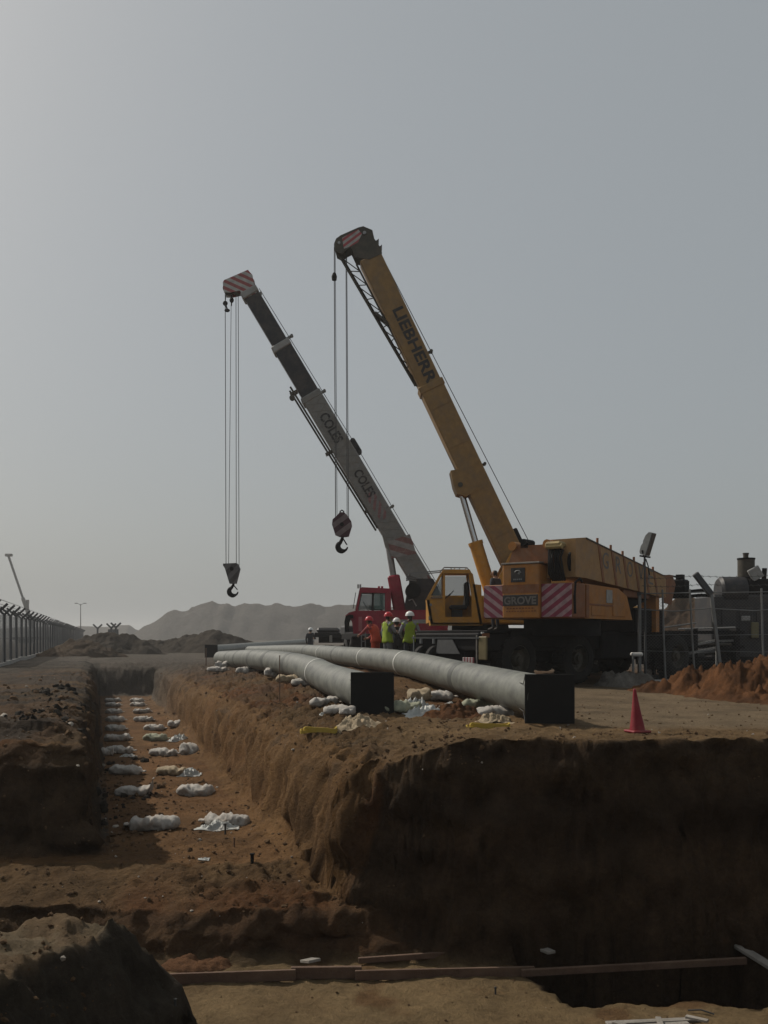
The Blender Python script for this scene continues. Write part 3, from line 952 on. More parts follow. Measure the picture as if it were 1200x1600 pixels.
TF = -1.5
side_r = ' in the sunlit sandbag row'
side_l = ' in the shaded sandbag row'
SR = [(349, 1292, None, 'plump white sandbag', 'bag', math.pi, 1.02), (307, 1243, None, 'long pale sandbag with a pinched middle', 'bag', 0.1, 1.0), (270, 1211, None, 'tan sandbag with a crumpled sheet at its end', 'bagtan', 0.08, .95),
      (256, 1181, None, 'flat pale sandbag beside the upright one', 'bag', 0.02, 1.0), (243, 1158, None, 'greenish sandbag lying flat', 'baggreen', 0.05, 1.0), (241, 1141, None, 'pale sandbag behind the greenish one', 'bag', 0.2, .92)]
for px, py, me, lab, m_, rot, sc in SR:
    sack(px, py, TF, lab + side_r, me, rot, m_, sc)
ordn = lambda i: ['last small', 'second', 'third', 'fourth', 'fifth'][i]
for i, (px, py) in enumerate([(214, 1097), (215, 1104), (222, 1115), (224.5, 1127)]):
    sack(px, py, TF, ordn(i) + ' sandbag from the trench end wall' + side_r, None, RND.uniform(-.15, .15), 'bag', 0.92)
SL = [(235, 1297, SACKS[1], 'long grey-white sandbag tapering to one end, first', math.pi, 1.05), (213, 1244, SACK_UP, 'sandbag with its tied end sticking up', 0.05, 1.0), (197, 1211, SACKS[2], 'sagging grey sandbag half in sunlight', 0.0, 1.0),
      (187, 1177, SACKS[3], 'lumpy sandbag with a bulging end', 0.1, 1.0), (183, 1158, SACKS[0], 'smooth long sandbag just behind the lumpy one', 0.0, 1.0)]
for px, py, me, lab, rot, sc in SL:
    sack(px, py, TF, lab + side_l, me, rot, 'bag', sc)
for i, (px, py) in enumerate([(176, 1097), (177, 1104), (178, 1115), (180, 1128), (180, 1142)]):
    sack(px, py, TF, ordn(i) + ' sandbag from the trench end wall' + side_l, None, RND.uniform(-.1, .1), 'bag', 0.95)
sack(293, 1179, TF, 'short white sandbag standing on end beside the lit trench bank', SACK_SHORT, 0.6, 'bag', 1.0, tilt=0.5)
sack(272, 1137, TF, 'small short sandbag leaning on the foot of the lit trench bank', SACK_SHORT, 0.4, 'bag', .9)
sack(166, 1181, TF, 'small shaded sack lying against the foot of the left bank', SACK_SHORT, 0.2, 'bag', .8)

PG = 'sandbags propping the pipes'
for px, py, me, rot, sc, m_, lab in [
        (509, 1101, SACKS[0], 0.5, .85, 'bag', 'pale sandbag wedged under the nearer pipe beside the black board'),
        (537, 1113, SACKS[3], 0.35, .9, 'bag', 'two-lobed white sandbag right at the black board of the nearer pipe'),
        (543, 1122, SACK_SHORT, 0.9, .6, 'bag', 'small torn sack at the foot of the two-lobed sandbag'),
        (632, 1115, SACKS[1], 0.1, 1.0, 'baggreen', 'grey rounded sandbag shaded by the black board of the nearer pipe'),
        (656, 1094, SACK_SHORT, 0.6, 1.0, 'bagtan', 'upright tan sandbag bulging under the longer pipe'),
        (684, 1096, SACKS[2], 0.2, 1.0, 'bag', 'shaded sandbag under the longer pipe behind crumpled sheeting'),
        (775, 1121, SACKS[4], 0.7, 1.0, 'bag', 'pale sandbag tilted up against the longer pipe beside the yellow sling'),
        (750, 1106, SACKS[0], 0.3, .9, 'baggreen', 'dim sandbag tucked under the longer pipe near its black board'),
        (455, 1067, SACKS[2], 0.3, 1.0, 'bagtan', 'dusty tan sandbag under the nearer pipe behind the thin steel stake'),
        (427, 1058, SACK_SHORT, 0.3, 1.1, 'bag', 'bright sandbag on end under the nearer pipe beside the thin steel stake'),
        (388, 1050, SACKS[1], 0.2, 1.1, 'bag', 'pale flat sandbag halfway along the nearer pipe'),
        (347, 1043, SACK_SHORT, 0.1, 1.2, 'bag', 'white sandbag at the far end of the nearer pipe'),
        (340, 1049, SACKS[3], 0.4, 1.0, 'bag', 'loose white sandbag on the ground before the far end of the nearer pipe'),
        (480, 1069, SACKS[3], 0.3, 1.0, 'bag', 'sandbag in the shadow under the white band of the nearer pipe')]:
    sack(px, py, 0.05, lab, me, rot, m_, sc, PG)


# ------------------------------------------------------------------ crumpled sheeting
def sheet(px, py, z, w, d, h, seed, label, material='plastic', rot=0.0):
    p = hit(px, py); Y = p.y
    n = 34
    A, B = np.meshgrid(np.linspace(-.5, .5, n), np.linspace(-.5, .5, n), indexing='ij')
    r = np.clip(1 - (np.abs(A * 2) ** 2.2 + np.abs(B * 2) ** 2.2) ** 0.5 + 0.25 * fbm(A, B, seed, 0.3, 2, seed), 0, 1)
    rid = 1 - np.abs(fbm(A + seed, B, 0, 0.22, 4, 100 + seed, 0.6))
    Z = h * np.clip(r * 1.6, 0, 1) * np.clip(rid, 0, 1) ** 2
    xx = A * w * (1 + 0.18 * fbm(A, B, 1, 0.3, 2, 120 + seed)); yy = B * d * (1 + 0.18 * fbm(A, B, 2, 0.3, 2, 130 + seed))
    ca, sa = math.cos(rot), math.sin(rot)
    cx, cy = p.x, Y + d * 0.3
    Xw, Yw = cx + xx * ca - yy * sa, cy + xx * sa + yy * ca
    G = np.array([gz(a, b) for a, b in zip(Xw.ravel(), Yw.ravel())]).reshape(Xw.shape)
    Zt = G + 0.012 + Z
    co = np.concatenate([np.stack([Xw - cx, Yw - cy, Zt], -1).reshape(-1, 3), np.stack([Xw - cx, Yw - cy, Zt - 0.006], -1).reshape(-1, 3)])
    g0 = gz(cx, cy); co[:, 2] -= g0
    i = np.arange(n * n).reshape(n, n)
    q = np.stack([i[:-1, :-1], i[1:, :-1], i[1:, 1:], i[:-1, 1:]], -1).reshape(-1, 4)
    rim = np.concatenate([i[0, :], i[1:, -1], i[-1, -2::-1], i[-2:0:-1, 0]])
    side = [(int(rim[k]), int(rim[(k + 1) % len(rim)]), int(rim[(k + 1) % len(rim)]) + n * n, int(rim[k]) + n * n) for k in range(len(rim))]
    me = bpy.data.meshes.new('plastic_sheet')
    me.from_pydata(co.tolist(), [], q.tolist() + (q[:, ::-1] + n * n).tolist() + side)
    me.polygons.foreach_set('use_smooth', [True] * len(me.polygons))
    me.materials.append(M[material])
    o = bpy.data.objects.new('plastic_sheet', me)
    COL.objects.link(o); o.location = (cx, cy, g0)
    return tag(o, label, 'sheeting', 'crumpled sheeting and empty sacks')


sheet(670, 1117, 0.05, .85, .5, .16, 1, 'crumpled white plastic sheeting on the ground between the two black end boards')
sheet(705, 1114, 0.05, .5, .4, .15, 2, 'white plastic bundle between the sheeting and the longer pipe')
sheet(650, 1108, 0.05, .5, .4, .2, 12, 'peaked white sheet at the foot of the upright tan sandbag')
sheet(560, 1131, 0.02, .6, .6, .10, 3, 'dusty empty sack spread out below the black board of the nearer pipe', 'bagtan')
sheet(340, 1299, TF, .62, .3, .10, 4, 'thin white plastic sheet lying before the plump white sandbag in the trench')
sheet(295, 1213, TF, .45, .35, .13, 5, 'small white sheet at the end of the tan trench sandbag')
sheet(275, 1159, TF, .5, .4, .16, 6, 'pale green-white sheet at the end of the greenish trench sandbag')
sheet(199, 1183, TF, .35, .25, .06, 7, 'scrap of pale sheet in front of the lumpy trench sandbag')
sheet(503, 1119, 0.0, .10, .08, .04, 8, 'small scrap of white litter beside the yellow sling at the trench edge')
sheet(775, 1128, 0.02, .5, .4, .10, 9, 'brown empty sack lying between the yellow sling and the black end board', 'bagtan')
sheet(318, 1345, TF, .14, .1, .02, 10, 'flat scrap of white litter on the trench floor below the stakes')


# ------------------------------------------------------------------ slings, cone, stakes, boards
def sling(px, py, w, label, rot):
    p = hit(px, py); Y = p.y; g = gz(p.x, Y)
    root = empty('lifting_sling', (p.x, Y, g), label, 'sling', 'yellow lifting slings')
    for k, (dz, sx, nm) in enumerate([(0.015, 1.0, 'webbing_loop'), (0.045, 0.9, 'webbing_loop')]):
        path = []
        for i in range(40):
            a = 2 * math.pi * i / 40
            x = math.copysign(abs(math.cos(a)) ** 0.55, math.cos(a)) * w / 2 * sx
            y = math.copysign(abs(math.sin(a)) ** 0.9, math.sin(a)) * 0.07
            path.append((x + 0.02 * k, y, dz + 0.012 * math.sin(3 * a + k)))
        vs, fs = [], []
        for i, (x, y, z) in enumerate(path):
            q = path[(i + 1) % 40]; t = Vector((q[0] - x, q[1] - y, 0)).normalized(); nrm = Vector((t.y, -t.x, 0))
            c = Vector((x, y, z))
            for (a, b) in ((-.009, -.022), (.009, -.022), (.009, .022), (-.009, .022)):
                vs.append(c + nrm * a + Vector((0, 0, b)))
        for i in range(40):
            j = (i + 1) % 40
            fs += [(i * 4 + k2, i * 4 + (k2 + 1) % 4, j * 4 + (k2 + 1) % 4, j * 4 + k2) for k2 in range(4)]
        F = Matrix.Translation((p.x, Y, g)) @ Matrix.Rotation(rot, 4, 'Z')
        b = MB(F); b._add(vs, fs); b.build(nm, M['sling'], root, smooth=50)
    return root


sling(498, 1144, .52, 'yellow webbing sling lying by the trench edge below the nearer pipe', 0.04)
sling(763, 1138, .62, 'yellow webbing sling lying in front of the longer pipe', 0.1)


def cone(px, py, h):
    p = hit(px, py); Y = p.y; g = gz(p.x, Y) - 0.01
    root = empty('traffic_cone', (p.x, Y, g), 'faded red traffic cone standing on the sandy track', 'cone')
    lean = Vector((-0.07, 0, 0))
    b = MB(); b.box((p.x, Y, g + 0.015), (0.26, 0.26, 0.03), Matrix.Rotation(0.3, 3, 'Z'), ch=0.01); b.build('base', M['cone'], root)
    ax = (Vector((0, 0, 1)) + lean).normalized()
    b = MB(); b.lathe((p.x, Y, g + 0.025), ax, [(0, .0), (0, .102), (.02, .098), (h * .5, .056), (h - .03, .02), (h - .01, .017), (h, .008), (h, 0)], 24)
    b.build('cone_body', M['cone'], root)


cone(996, 1143, .55)


def stake(px, y0, y1, z, r, label, material='rope', lean=0.0):
    p = hit(px, y1); Y = p.y; g = gz(p.x, Y)
    hgt = (y1 - y0) / FPX * Y
    b = MB(); b.tube([(p.x, Y, g - 0.08), (p.x, Y, g + hgt * .5), (p.x + lean, Y, g + hgt)], r, 7)
    b.cyl((p.x + lean, Y, g + hgt - 0.004), (p.x + lean, Y, g + hgt + 0.012), r * 1.35, n=7)
    o = b.build('survey_stake', M[material], loc=(p.x, Y, g))
    return tag(o, label, 'stake', 'steel stakes driven into the ground')


stake(437, 1025, 1096, 0.0, .010, 'thin rusty steel stake standing upright before the nearer pipe', 'wood')
stake(352, 1288, 1304, TF, .014, 'short dark stake in front of the plump white trench sandbag')
stake(366, 1310, 1323, TF, .010, 'tiny thin stake on the trench floor right of the sandbags', 'wood')
stake(394, 1335, 1348, TF, .022, 'stubby dark stake near the front edge of the trench floor', 'black')
stake(274, 1563, 1571, -2.2, .009, 'tiny dark peg in the sandy pit floor beside the near bank')
stake(774, 1544, 1553, -2.2, .009, 'tiny dark peg in the sandy pit floor beside the long shadow')
stake(322, 1013, 1040, 0.0, .02, 'distant thin stake beside the black end of the far pipe', 'wood')


def board(a, b_, w, h, label, material='wood', name='timber_board'):
    m_ = (Vector(a) + Vector(b_)) / 2
    b = MB(); b.beam(a, b_, w, h, ch=0.004)
    o = b.build(name, M[material], loc=(m_.x, m_.y, m_.z - h / 2), smooth=20)
    return tag(o, label, 'board', 'timber boards along the foot of the pit wall')


def pf(px, py, dz=0.0):
    """point on the pit floor, dz above it"""
    Y = on_ground(py, -2.2); p = P(px, py, Y)
    return Vector((p.x, Y, max(-2.23, min(-2.12, gz(p.x, Y))) + dz))


board(pf(236, 1540, .06), pf(462, 1534, .07), .035, .11, 'long brown board on edge from the near bank to the short double plank')
board(pf(455, 1531, .07), pf(565, 1529, .07), .05, .12, 'short brown plank doubled over the joint of two longer boards')
board(pf(555, 1532, .06), pf(835, 1522, .06), .035, .10, 'brown board on edge from the double plank towards the shadowed corner')
board(pf(560, 1508, .05), pf(842, 1500, .05), .04, .06, 'dim grey-brown rail lying behind the brown board on edge')
board(pf(815, 1525, .04), pf(1166, 1516, .13), .045, .07, 'reddish board bridging the dark corner of the pit')
board(pf(816, 1490, .06), pf(862, 1514, .20), .10, .03, 'weathered grey plank leaning across the reddish board at its left end', 'palewood')
board(pf(1142, 1496, .09), Vector((4.21, 8.85, -2.18)), .11, .035, 'weathered grey plank lying across the reddish board at its right end', 'palewood')
board(pf(478, 1518, .10), pf(492, 1526, .15), .14, .03, 'small pale offcut lying on the double plank', 'palewood')


def pallet():
    """broken pale timber frame at the bottom of the view"""
    a = pf(1022, 1603, 0.0)
    root = empty('broken_timber_frame', a, 'broken pale timber frame lying flat on the sandy pit floor', 'timber frame')
    for k, (x0, y0, x1, y1, w) in enumerate([(-.42, 0.02, .42, .10, .07), (-.30, -.10, .30, -.02, .06), (-.36, .0, -.10, -.30, .05), (.02, -.20, .05, .05, .05), (.30, .06, .46, -.06, .05), (-.1, -.3, .4, -.28, .06)]):
        b = MB(); b.beam(a + Vector((x0, y0, .03 + .012 * k)), a + Vector((x1, y1, .035 + .012 * k)), w, .022, ch=.003)
        b.build('slat', M['palewood'], root, smooth=20)


pallet()
b_ = MB(); b_.tube([pf(1075, 1583, .02), pf(1095, 1585, .035), pf(1116, 1587, .02)], .008, 6)
tag(b_.build('steel_bar', M['rope'], loc=pf(1095, 1585)), 'thin dark bar lying on the pit floor beyond the broken frame', 'bar')


# ------------------------------------------------------------------ crane pieces
def zpx(py, Y): return EYE + (HZ - py) / FPX * Y
def xpx(px, Y): return (px - CX) / FPX * Y


def wheel(root, c, axis, r, w, rim_mat):
    """tyre with tread blocks, dished rim and hub; axis points outward"""
    ax = Vector(axis).normalized()
    b = MB()
    b.lathe(c, ax, [(-w / 2, r * .56), (-w / 2, r * .80), (-w * .46, r * .92), (-w * .36, r * .985), (w * .36, r * .985), (w * .46, r * .92), (w / 2, r * .80), (w / 2, r * .56), (w * .38, r * .52)], 36)
    s = ax.orthogonal().normalized(); u = ax.cross(s)
    for i in range(30):
        a = 2 * math.pi * i / 30
        d = s * math.cos(a) + u * math.sin(a); t = ax.cross(d)
        for sg in (-1, 1):
            R = Matrix((ax, t, d)).transposed()
            b.box(Vector(c) + d * r * .99 + ax * sg * w * .22 + t * sg * .03, (w * .40, r * .10, r * .05), R)
    o = b.build('wheel', M['tyre'], root)
    b = MB()
    b.lathe(c, ax, [(-w * .30, r * .1), (-w * .30, r * .54), (w * .46, r * .57), (w * .47, r * .53), (w * .22, r * .46), (w * .16, r * .28), (w * .36, r * .24), (w * .38, r * .17), (w * .50, r * .15), (w * .52, 0)], 28)
    for i in range(10):
        a = 2 * math.pi * i / 10
        d = s * math.cos(a) + u * math.sin(a)
        b.cyl(Vector(c) + d * r * .36 + ax * w * .17, Vector(c) + d * r * .36 + ax * w * .24, r * .028, n=6)
    b.build('rim', rim_mat, o)
    return o


def sheave(root, c, r, w, axis=(0, 1, 0), name='sheave', m='sheave'):
    b = MB(); b.lathe(c, axis, [(-w / 2, 0), (-w / 2, r * .25), (-w * .2, r * .3), (-w * .2, r * .78), (-w / 2, r), (-w * .1, r * .88), (w * .1, r * .88), (w / 2, r), (w * .2, r * .78), (w * .2, r * .3), (w / 2, r * .25), (w / 2, 0)], 28)
    return b.build(name, M[m], root)


def hook_mesh(b, top, h, r, t):
    """point hook: shank, bowl and tip, in the XZ plane"""
    top = Vector(top)
    pts, rs = [top, top + Vector((0, 0, -h * .18))], [t * .6, t * .62]
    c = top + Vector((0.0, 0, -h + r + t))
    for i in range(15):
        a = math.radians(118 + i * 17)
        rr = r * (1.0 if i < 11 else 1 + (i - 10) * .04)
        pts.append(c + Vector((math.cos(a) * rr, 0, math.sin(a) * rr)))
        rs.append(t * (0.75 + 0.45 * math.sin(math.pi * min(i, 11) / 11)) * (1 if i < 10 else 1 - (i - 9) * .13))
    b.tube(pts, rs, 10)
    # safety latch
    b.tube([top + Vector((t * .3, 0, -h * .2)), c + Vector((r * 1.02, 0, r * .40))], t * .28, 6)


def rope(root, pts, r=0.012, name='hoist_rope'):
    b = MB(); b.tube(pts, r, 5)
    return b.build(name, M['rope'], root)


class Boom:
    """box boom in a plane of constant Y: position along it s, across it q (up side), sideways y"""
    def __init__(self, H, T):
        self.H, self.T = Vector(H), Vector(T)
        self.e = (self.T - self.H).normalized(); self.L = (self.T - self.H).length
        self.y = Vector((0, 1, 0)); self.n = self.e.cross(self.y).normalized()
        if self.n.x < 0: self.n = -self.n

    def at(self, s, q=0.0, y=0.0):
        return self.H + self.e * s + self.n * q + self.y * y

    def sect(self, b, s0, s1, q0, q1, w, mi=0, ch=0.03):
        c = self.at((s0 + s1) / 2, (q0 + q1) / 2)
        R = Matrix((self.e, self.y, self.n)).transposed()
        b.box(c, (s1 - s0, w, q1 - q0), R, mi, ch)


# ------------------------------------------------------------------ yellow crane with the raised boom
def yellow_crane():
    Y = 29.0
    W = lambda px, py, dy=0.0: P(px, py, Y) + Vector((0, dy, 0))
    ctr = Vector((2.9, 29.0))
    g = gz(ctr.x, ctr.y)
    root = empty('mobile_crane', (ctr.x, ctr.y, g), 'yellow mobile crane with its thick boom raised high, LIEBHERR in black along it', 'crane', 'mobile cranes lined up behind the pipes')
    B = Boom(W(806, 886), W(570, 388))
    L = B.L
    # boom: base section, and the second one just drawn out at the top
    b = MB(); B.sect(b, -0.35, L * .56, -.37, .37, .62); o = b.build('boom_base_section', M['boomyellow'], root)
    b = MB(); B.sect(b, L * .555, L * .965, -.345, .345, .56); o2 = b.build('boom_upper_section', M['boomyellow'], root)
    b = MB(); B.sect(b, L * .55, L * .572, -.40, .40, .66); b.build('boom_collar', M['boomyellow'], root)
    # welded stiffeners and pads on the near side
    for s in (.10, .24, .38, .50):
        b = MB(); b.beam(B.at(L * s, -.34, -.316), B.at(L * s, .34, -.316), .014, .035, up=B.e); b.build('stiffener', M['boomyellow'], o)
    b = MB()
    B.sect(b, L * .005, L * .10, .34, .50, .44); b.build('hose_reel_cover', M['black'], root)
    b = MB(); b.cyl(B.at(-.1, 0, -.52), B.at(-.1, 0, .52), .13, n=18); b.build('boom_pivot', M['sheave'], root)
    # letters read from the boom head down
    lettering('LIEBHERR', B.at(L * .800, -.10, -.287), -B.e, B.n, .34, M['letterdark'], root, width=L * .232, depth=.004)
    # head
    hp = [(523, 386), (526, 379), (533, 374), (560, 362), (568, 360), (582, 366), (585, 379), (596, 395), (597, 402), (577, 411), (556, 408), (549, 393), (541, 397), (535, 403), (526, 398)]
    for dy in (-.30, .25):
        b = MB(); b.prism([W(x, y, dy) for x, y in hp], (0, .04, 0)); h = b.build('boom_head_plate', M['sheave'], root)
    st = stripe_mat('yellow_crane_head_stripes', (.33, .05, .06), (.34, .33, .31), 6.5, (0.75, 0, -1))
    b = MB(); b.prism([W(x, y, -.306) for x, y in [(535, 378), (560, 365), (566, 372), (560, 385), (549, 391), (538, 395)]], (0, .005, 0)); b.build('warning_stripes', st, root)
    for dy in (-.12, 0.0, .12):
        sheave(root, W(570, 371, dy), .235, .09)
        sheave(root, W(530.5, 386, dy), .16, .08)
    b = MB(); b.cyl(W(570, 371, -.36), W(570, 371, .36), .05); b.cyl(W(530.5, 386, -.34), W(530.5, 386, .34), .04); b.build('sheave_pin', M['steel'], root)
    for pts in ([(584, 383), (592, 377), (590, 386)], [(590, 392), (597, 386), (594, 396)]):
        b = MB(); b.prism([W(x, y, -.2) for x, y in pts], (0, .4, 0)); b.build('rope_guide', M['sheave'], root)
    # stowed lattice jib under the boom
    j0, j1 = W(530, 403), W(650, 604)
    chords = [(W(531, 402, -.05), W(649, 604, -.05)), (W(534.5, 401, .05), W(652, 603, .05)), (W(534.5, 401, .05), W(652, 603, .05)), (W(557, 413, 0), W(655, 603, 0))]
    jb = MB()
    for a, c in chords: jb.tube([a, c], .03, 7)
    jib = jb.build('lattice_jib', M['sheave'], root)
    nz = 9
    for k in range(nz):
        f0, f1 = k / nz, (k + .55) / nz
        a = chords[0][0].lerp(chords[0][1], f0); c = chords[3][0].lerp(chords[3][1], f1 * .98); d = chords[0][0].lerp(chords[0][1], (k + 1) / nz)
        b = MB(); b.tube([a, c], .016, 5); b.tube([c, d], .016, 5)
        b.build('brace', M['sheave'], jib)
    b = MB(); b.beam(W(586, 490), B.at(L * .775, -.34), .3, .07, up=B.n); b.build('jib_bracket', M['sheave'], root)
    # tabs along the back of the boom
    for s in (.655, .302):
        b = MB(); b.beam(B.at(L * s, .33), B.at(L * s, .50), .12, .07, up=B.e); b.cyl(B.at(L * s, .48, -.09), B.at(L * s, .48, .09), .05, n=10); b.build('rope_roller', M['sheave'], root)
    rope(root, [W(592, 390, .05), W(829, 850, .05)], .012, 'hoist_rope')
    # ram
    b = MB(); b.prism([W(x, y, -.33) for x, y in [(703, 738), (722, 735), (742, 728), (750, 752), (738, 772), (727, 778), (713, 774), (708, 762)]], (0, .66, 0)); b.build('ram_bracket', M['boomyellow'], root)
    r0, r1, r2 = W(720, 766), W(743, 848), W(790, 1000)
    b = MB(); b.cyl(r0, r1 + (r2 - r1) * .05, .095, n=18); b.build('ram_rod', M['chrome'], root)
    b = MB(); b.cyl(r1, r2, .205, n=24); b.cyl(r1 + (r1 - r2).normalized() * .03, r1 + (r2 - r1).normalized() * .08, .225, n=24); b.build('ram_barrel', M['yellow'], root)
    b = MB(); b.cyl(W(718, 760, -.36), W(718, 760, .36), .075, n=14); b.build('ram_pin', M['sheave'], root)
    # hook block on its ropes
    hb = [(527, 806), (531, 801), (538, 801), (543, 806), (549, 815), (550, 822), (545, 838), (540, 839), (531, 839), (524, 836), (519, 820), (520, 812)]
    hs = stripe_mat('yellow_crane_hook_stripes', (.05, .012, .02), (.16, .12, .12), 3.4, (0.75, 0, -1))
    b = MB(); b.prism([W(x, y, -.11) for x, y in hb], (0, .22, 0)); hk = b.build('hook_block', hs, root)
    b = MB(); b.tube([W(531, 803), W(531.5, 799), W(534, 797), W(537, 799), W(537.5, 803)], .02, 6); b.build('rope_anchor', M['black'], hk)
    b = MB(); b.cyl(W(534.5, 820, -.14), W(534.5, 820, .14), .06); b.build('sheave_pin', M['black'], hk)
    b = MB(); hook_mesh(b, W(535, 836), .56, .135, .075); b.build('hook', M['black'], hk)
    rope(root, [W(522.5, 388, -.08), W(522.5, 440, -.08), W(524.5, 808, -.06)], .014)
    rope(root, [W(540.5, 388, -.06), W(542.5, 808, -.05)], .012)
    rope(root, [W(541.5, 390, .08), W(544.5, 809, .05)], .012)
    rope(root, [W(523.5, 390, .08), W(526.5, 808, .05)], .010)
    b = MB(); b.lathe(W(522.5, 441, -.08), (0, 0, 1), [(0, 0), (.03, .07), (.14, .085), (.24, .05), (.27, .015), (.27, 0)], 14); b.build('limit_weight', M['black'], root)
    # superstructure
    z0 = zpx(975, 27.3)
    b = MB(); b.box((3.5, 28.9, z0 + .42), (4.4, 1.9, .84), ch=.05); b.build('slewing_body', M['yellow'], root)
    b = MB(); b.prism([(3.1, 28.35, z0 + .8), (4.8, 28.35, z0 + .8), (4.6, 28.35, 3.75), (3.75, 28.35, 3.75)], (0, .14, 0)); b.build('boom_cheek', M['yellow'], root)
    b = MB(); b.prism([(3.1, 29.5, z0 + .8), (4.8, 29.5, z0 + .8), (4.6, 29.5, 3.75), (3.75, 29.5, 3.75)], (0, .14, 0)); b.build('boom_cheek', M['yellow'], root)
    b = MB(); b.box((5.4, 28.9, z0 + .75), (1.1, 2.2, 1.3), ch=.06); b.build('counterweight', M['yellow'], root)
    b = MB(); b.lathe((ctr.x, ctr.y, z0 - .3), (0, 0, 1), [(0, 0), (0, .85), (.32, .85), (.32, 0)], 32); b.build('turntable', M['black'], root)
    # cab
    Yc, Yd = 27.3, 28.25
    C = lambda px, py, y=Yc: Vector((xpx(px, Yc), y, zpx(py, Yc)))
    dv = (0, Yd - Yc, 0)
    cab = MB()
    # near side lower panels around the door opening
    for poly in ([(667, 937), (694, 937), (694, 976), (673, 976)], [(694, 964), (738, 964), (738, 976), (694, 976)], [(736, 912), (752, 914), (754, 976), (738, 976)]):
        cab.prism([C(x, y) for x, y in poly], (0, .05, 0))
    cab.prism([C(x, y, Yd - .05) for x, y in [(667, 937), (752, 937), (754, 976), (673, 976)]], (0, .05, 0))
    cab.prism([C(x, y) for x, y in [(667, 937), (671, 937), (677, 976), (673, 976)]], dv)
    cab.prism([C(x, y) for x, y in [(673, 973), (754, 973), (754, 977), (673, 977)]], dv)
    cab.prism([C(x, y) for x, y in [(735, 893), (739, 897), (754, 976), (750, 976)]], dv)
    cabo = cab.build('cab', M['yellow'], root, smooth=20)
    b = MB(); b.prism([C(x, y, Yc - .03) for x, y in [(693, 890), (734, 890), (737, 896), (690, 896)]], (0, Yd - Yc + .06, 0)); b.build('roof', M['yellow'], cabo)
    for (x0, y0, x1, y1) in [(668, 937, 692, 893), (694, 937, 694, 894), (734, 896, 739, 937), (694, 937, 694, 966)]:
        for yy in (Yc + .03, Yd - .03):
            b = MB(); b.beam(C(x0, y0, yy), C(x1, y1, yy), .055, .055, up=(0, 1, 0)); b.build('pillar', M['yellow'], cabo)
    b = MB(); b.prism([C(x, y, Yc + .02) for x, y in [(674, 935), (691, 935), (691, 899)]], (0, .012, 0)); b.build('quarter_window', M['glass'], cabo)
    b = MB(); b.prism([C(x, y, Yd - .03) for x, y in [(672, 936), (748, 936), (735, 897), (694, 897)]], (0, .012, 0)); b.build('side_window', M['glass'], cabo)
    b = MB(); b.prism([C(x, y, Yc + .05) for x, y in [(668.5, 936), (692, 895), (693.5, 896), (670, 937)]], (0, Yd - Yc - .1, 0)); b.build('windscreen', M['glass'], cabo)
    b = MB(); b.box(C(718, 948, Yc + .5), (.5, .5, .12), ch=.04); b.box(C(731, 928, Yc + .5), (.12, .5, .72), ch=.04); b.box(C(716, 962, Yc + .5), (.3, .3, .35)); b.build('seat', M['interior'], cabo)
    b = MB(); b.prism([C(x, y, Yd - .075) for x, y in [(676, 940), (748, 940), (750, 972), (680, 972)]], (0, .02, 0)); b.build('inner_lining', M['interior'], cabo)
    b = MB(); b.box(C(684, 948, Yc + .5), (.22, .6, .4), ch=.03); b.tube([C(690, 940, Yc + .5), C(702, 930, Yc + .5), C(706, 926, Yc + .5)], .018, 6); b.tube([C(703, 930, Yc + .3), C(710, 922, Yc + .3)], .014, 6); b.build('console', M['interior'], cabo)
    b = MB(); b.prism([C(x, y) + Vector((0, .3, 0)) for x, y in [(724, 945), (731, 915), (733, 900), (734, 900), (731, 930), (727, 945)]], (0, .02, 0)); b.build('wiper_and_hose', M['palewood'], cabo)
    b = MB()
    for yy in (Yc + .02, Yd - .02):
        b.tube([C(690, 891, yy), C(694, 886.5, yy), C(730, 887, yy), C(733, 891, yy)], .018, 6)
        for px in (705, 718): b.tube([C(px, 891, yy), C(px, 886.7, yy)], .014, 6)
    for px in (694, 712, 730): b.tube([C(px, 886.8, Yc + .02), C(px, 886.8, Yd - .02)], .014, 6)
    b.build('roof_rail', M['greymetal'], cabo)
    b = MB(); b.beam(C(638, 896, Yc + .1), C(692, 891, Yc + .1), .03, .03); b.beam(C(638, 896, Yd - .1), C(692, 891, Yd - .1), .03, .03); b.beam(C(640, 896, Yc + .1), C(640, 896, Yd - .1), .03, .03)
    b.build('visor_frame', M['greymetal'], cabo)
    b = MB(); b.cyl(C(673, 945, Yc - .03), C(673, 945, Yc + .0), .04, n=12); b.box(C(671, 966, Yc - .01), (.05, .05, .12)); b.build('grab_handle', M['greymetal'], cabo)
    # carrier, heading away to the right
    a = Vector((.75, .66, 0)).normalized()
    F = Matrix.Translation((ctr.x, ctr.y, g)) @ Matrix.Rotation(math.atan2(a.y, a.x), 4, 'Z')
    b = MB(F); b.box((2.4, 0, 1.08), (8.8, 2.3, .5), ch=.04); b.box((2.4, 0, .78), (8.6, 1.0, .3)); b.build('chassis', M['black'], root)
    b = MB(F); b.box((6.0, .0, 1.75), (1.5, 2.4, .9), ch=.08); b.build('driver_cab', M['yellow'], root)
    for x in (-1.0, .5, 4.2, 5.7):
        for s in (-1, 1):
            wheel(root, F @ Vector((x, 1.0 * s, .58)), F.to_3x3() @ Vector((0, s, 0)), .58, .40, M['sheave'])
    return root


yellow_crane()


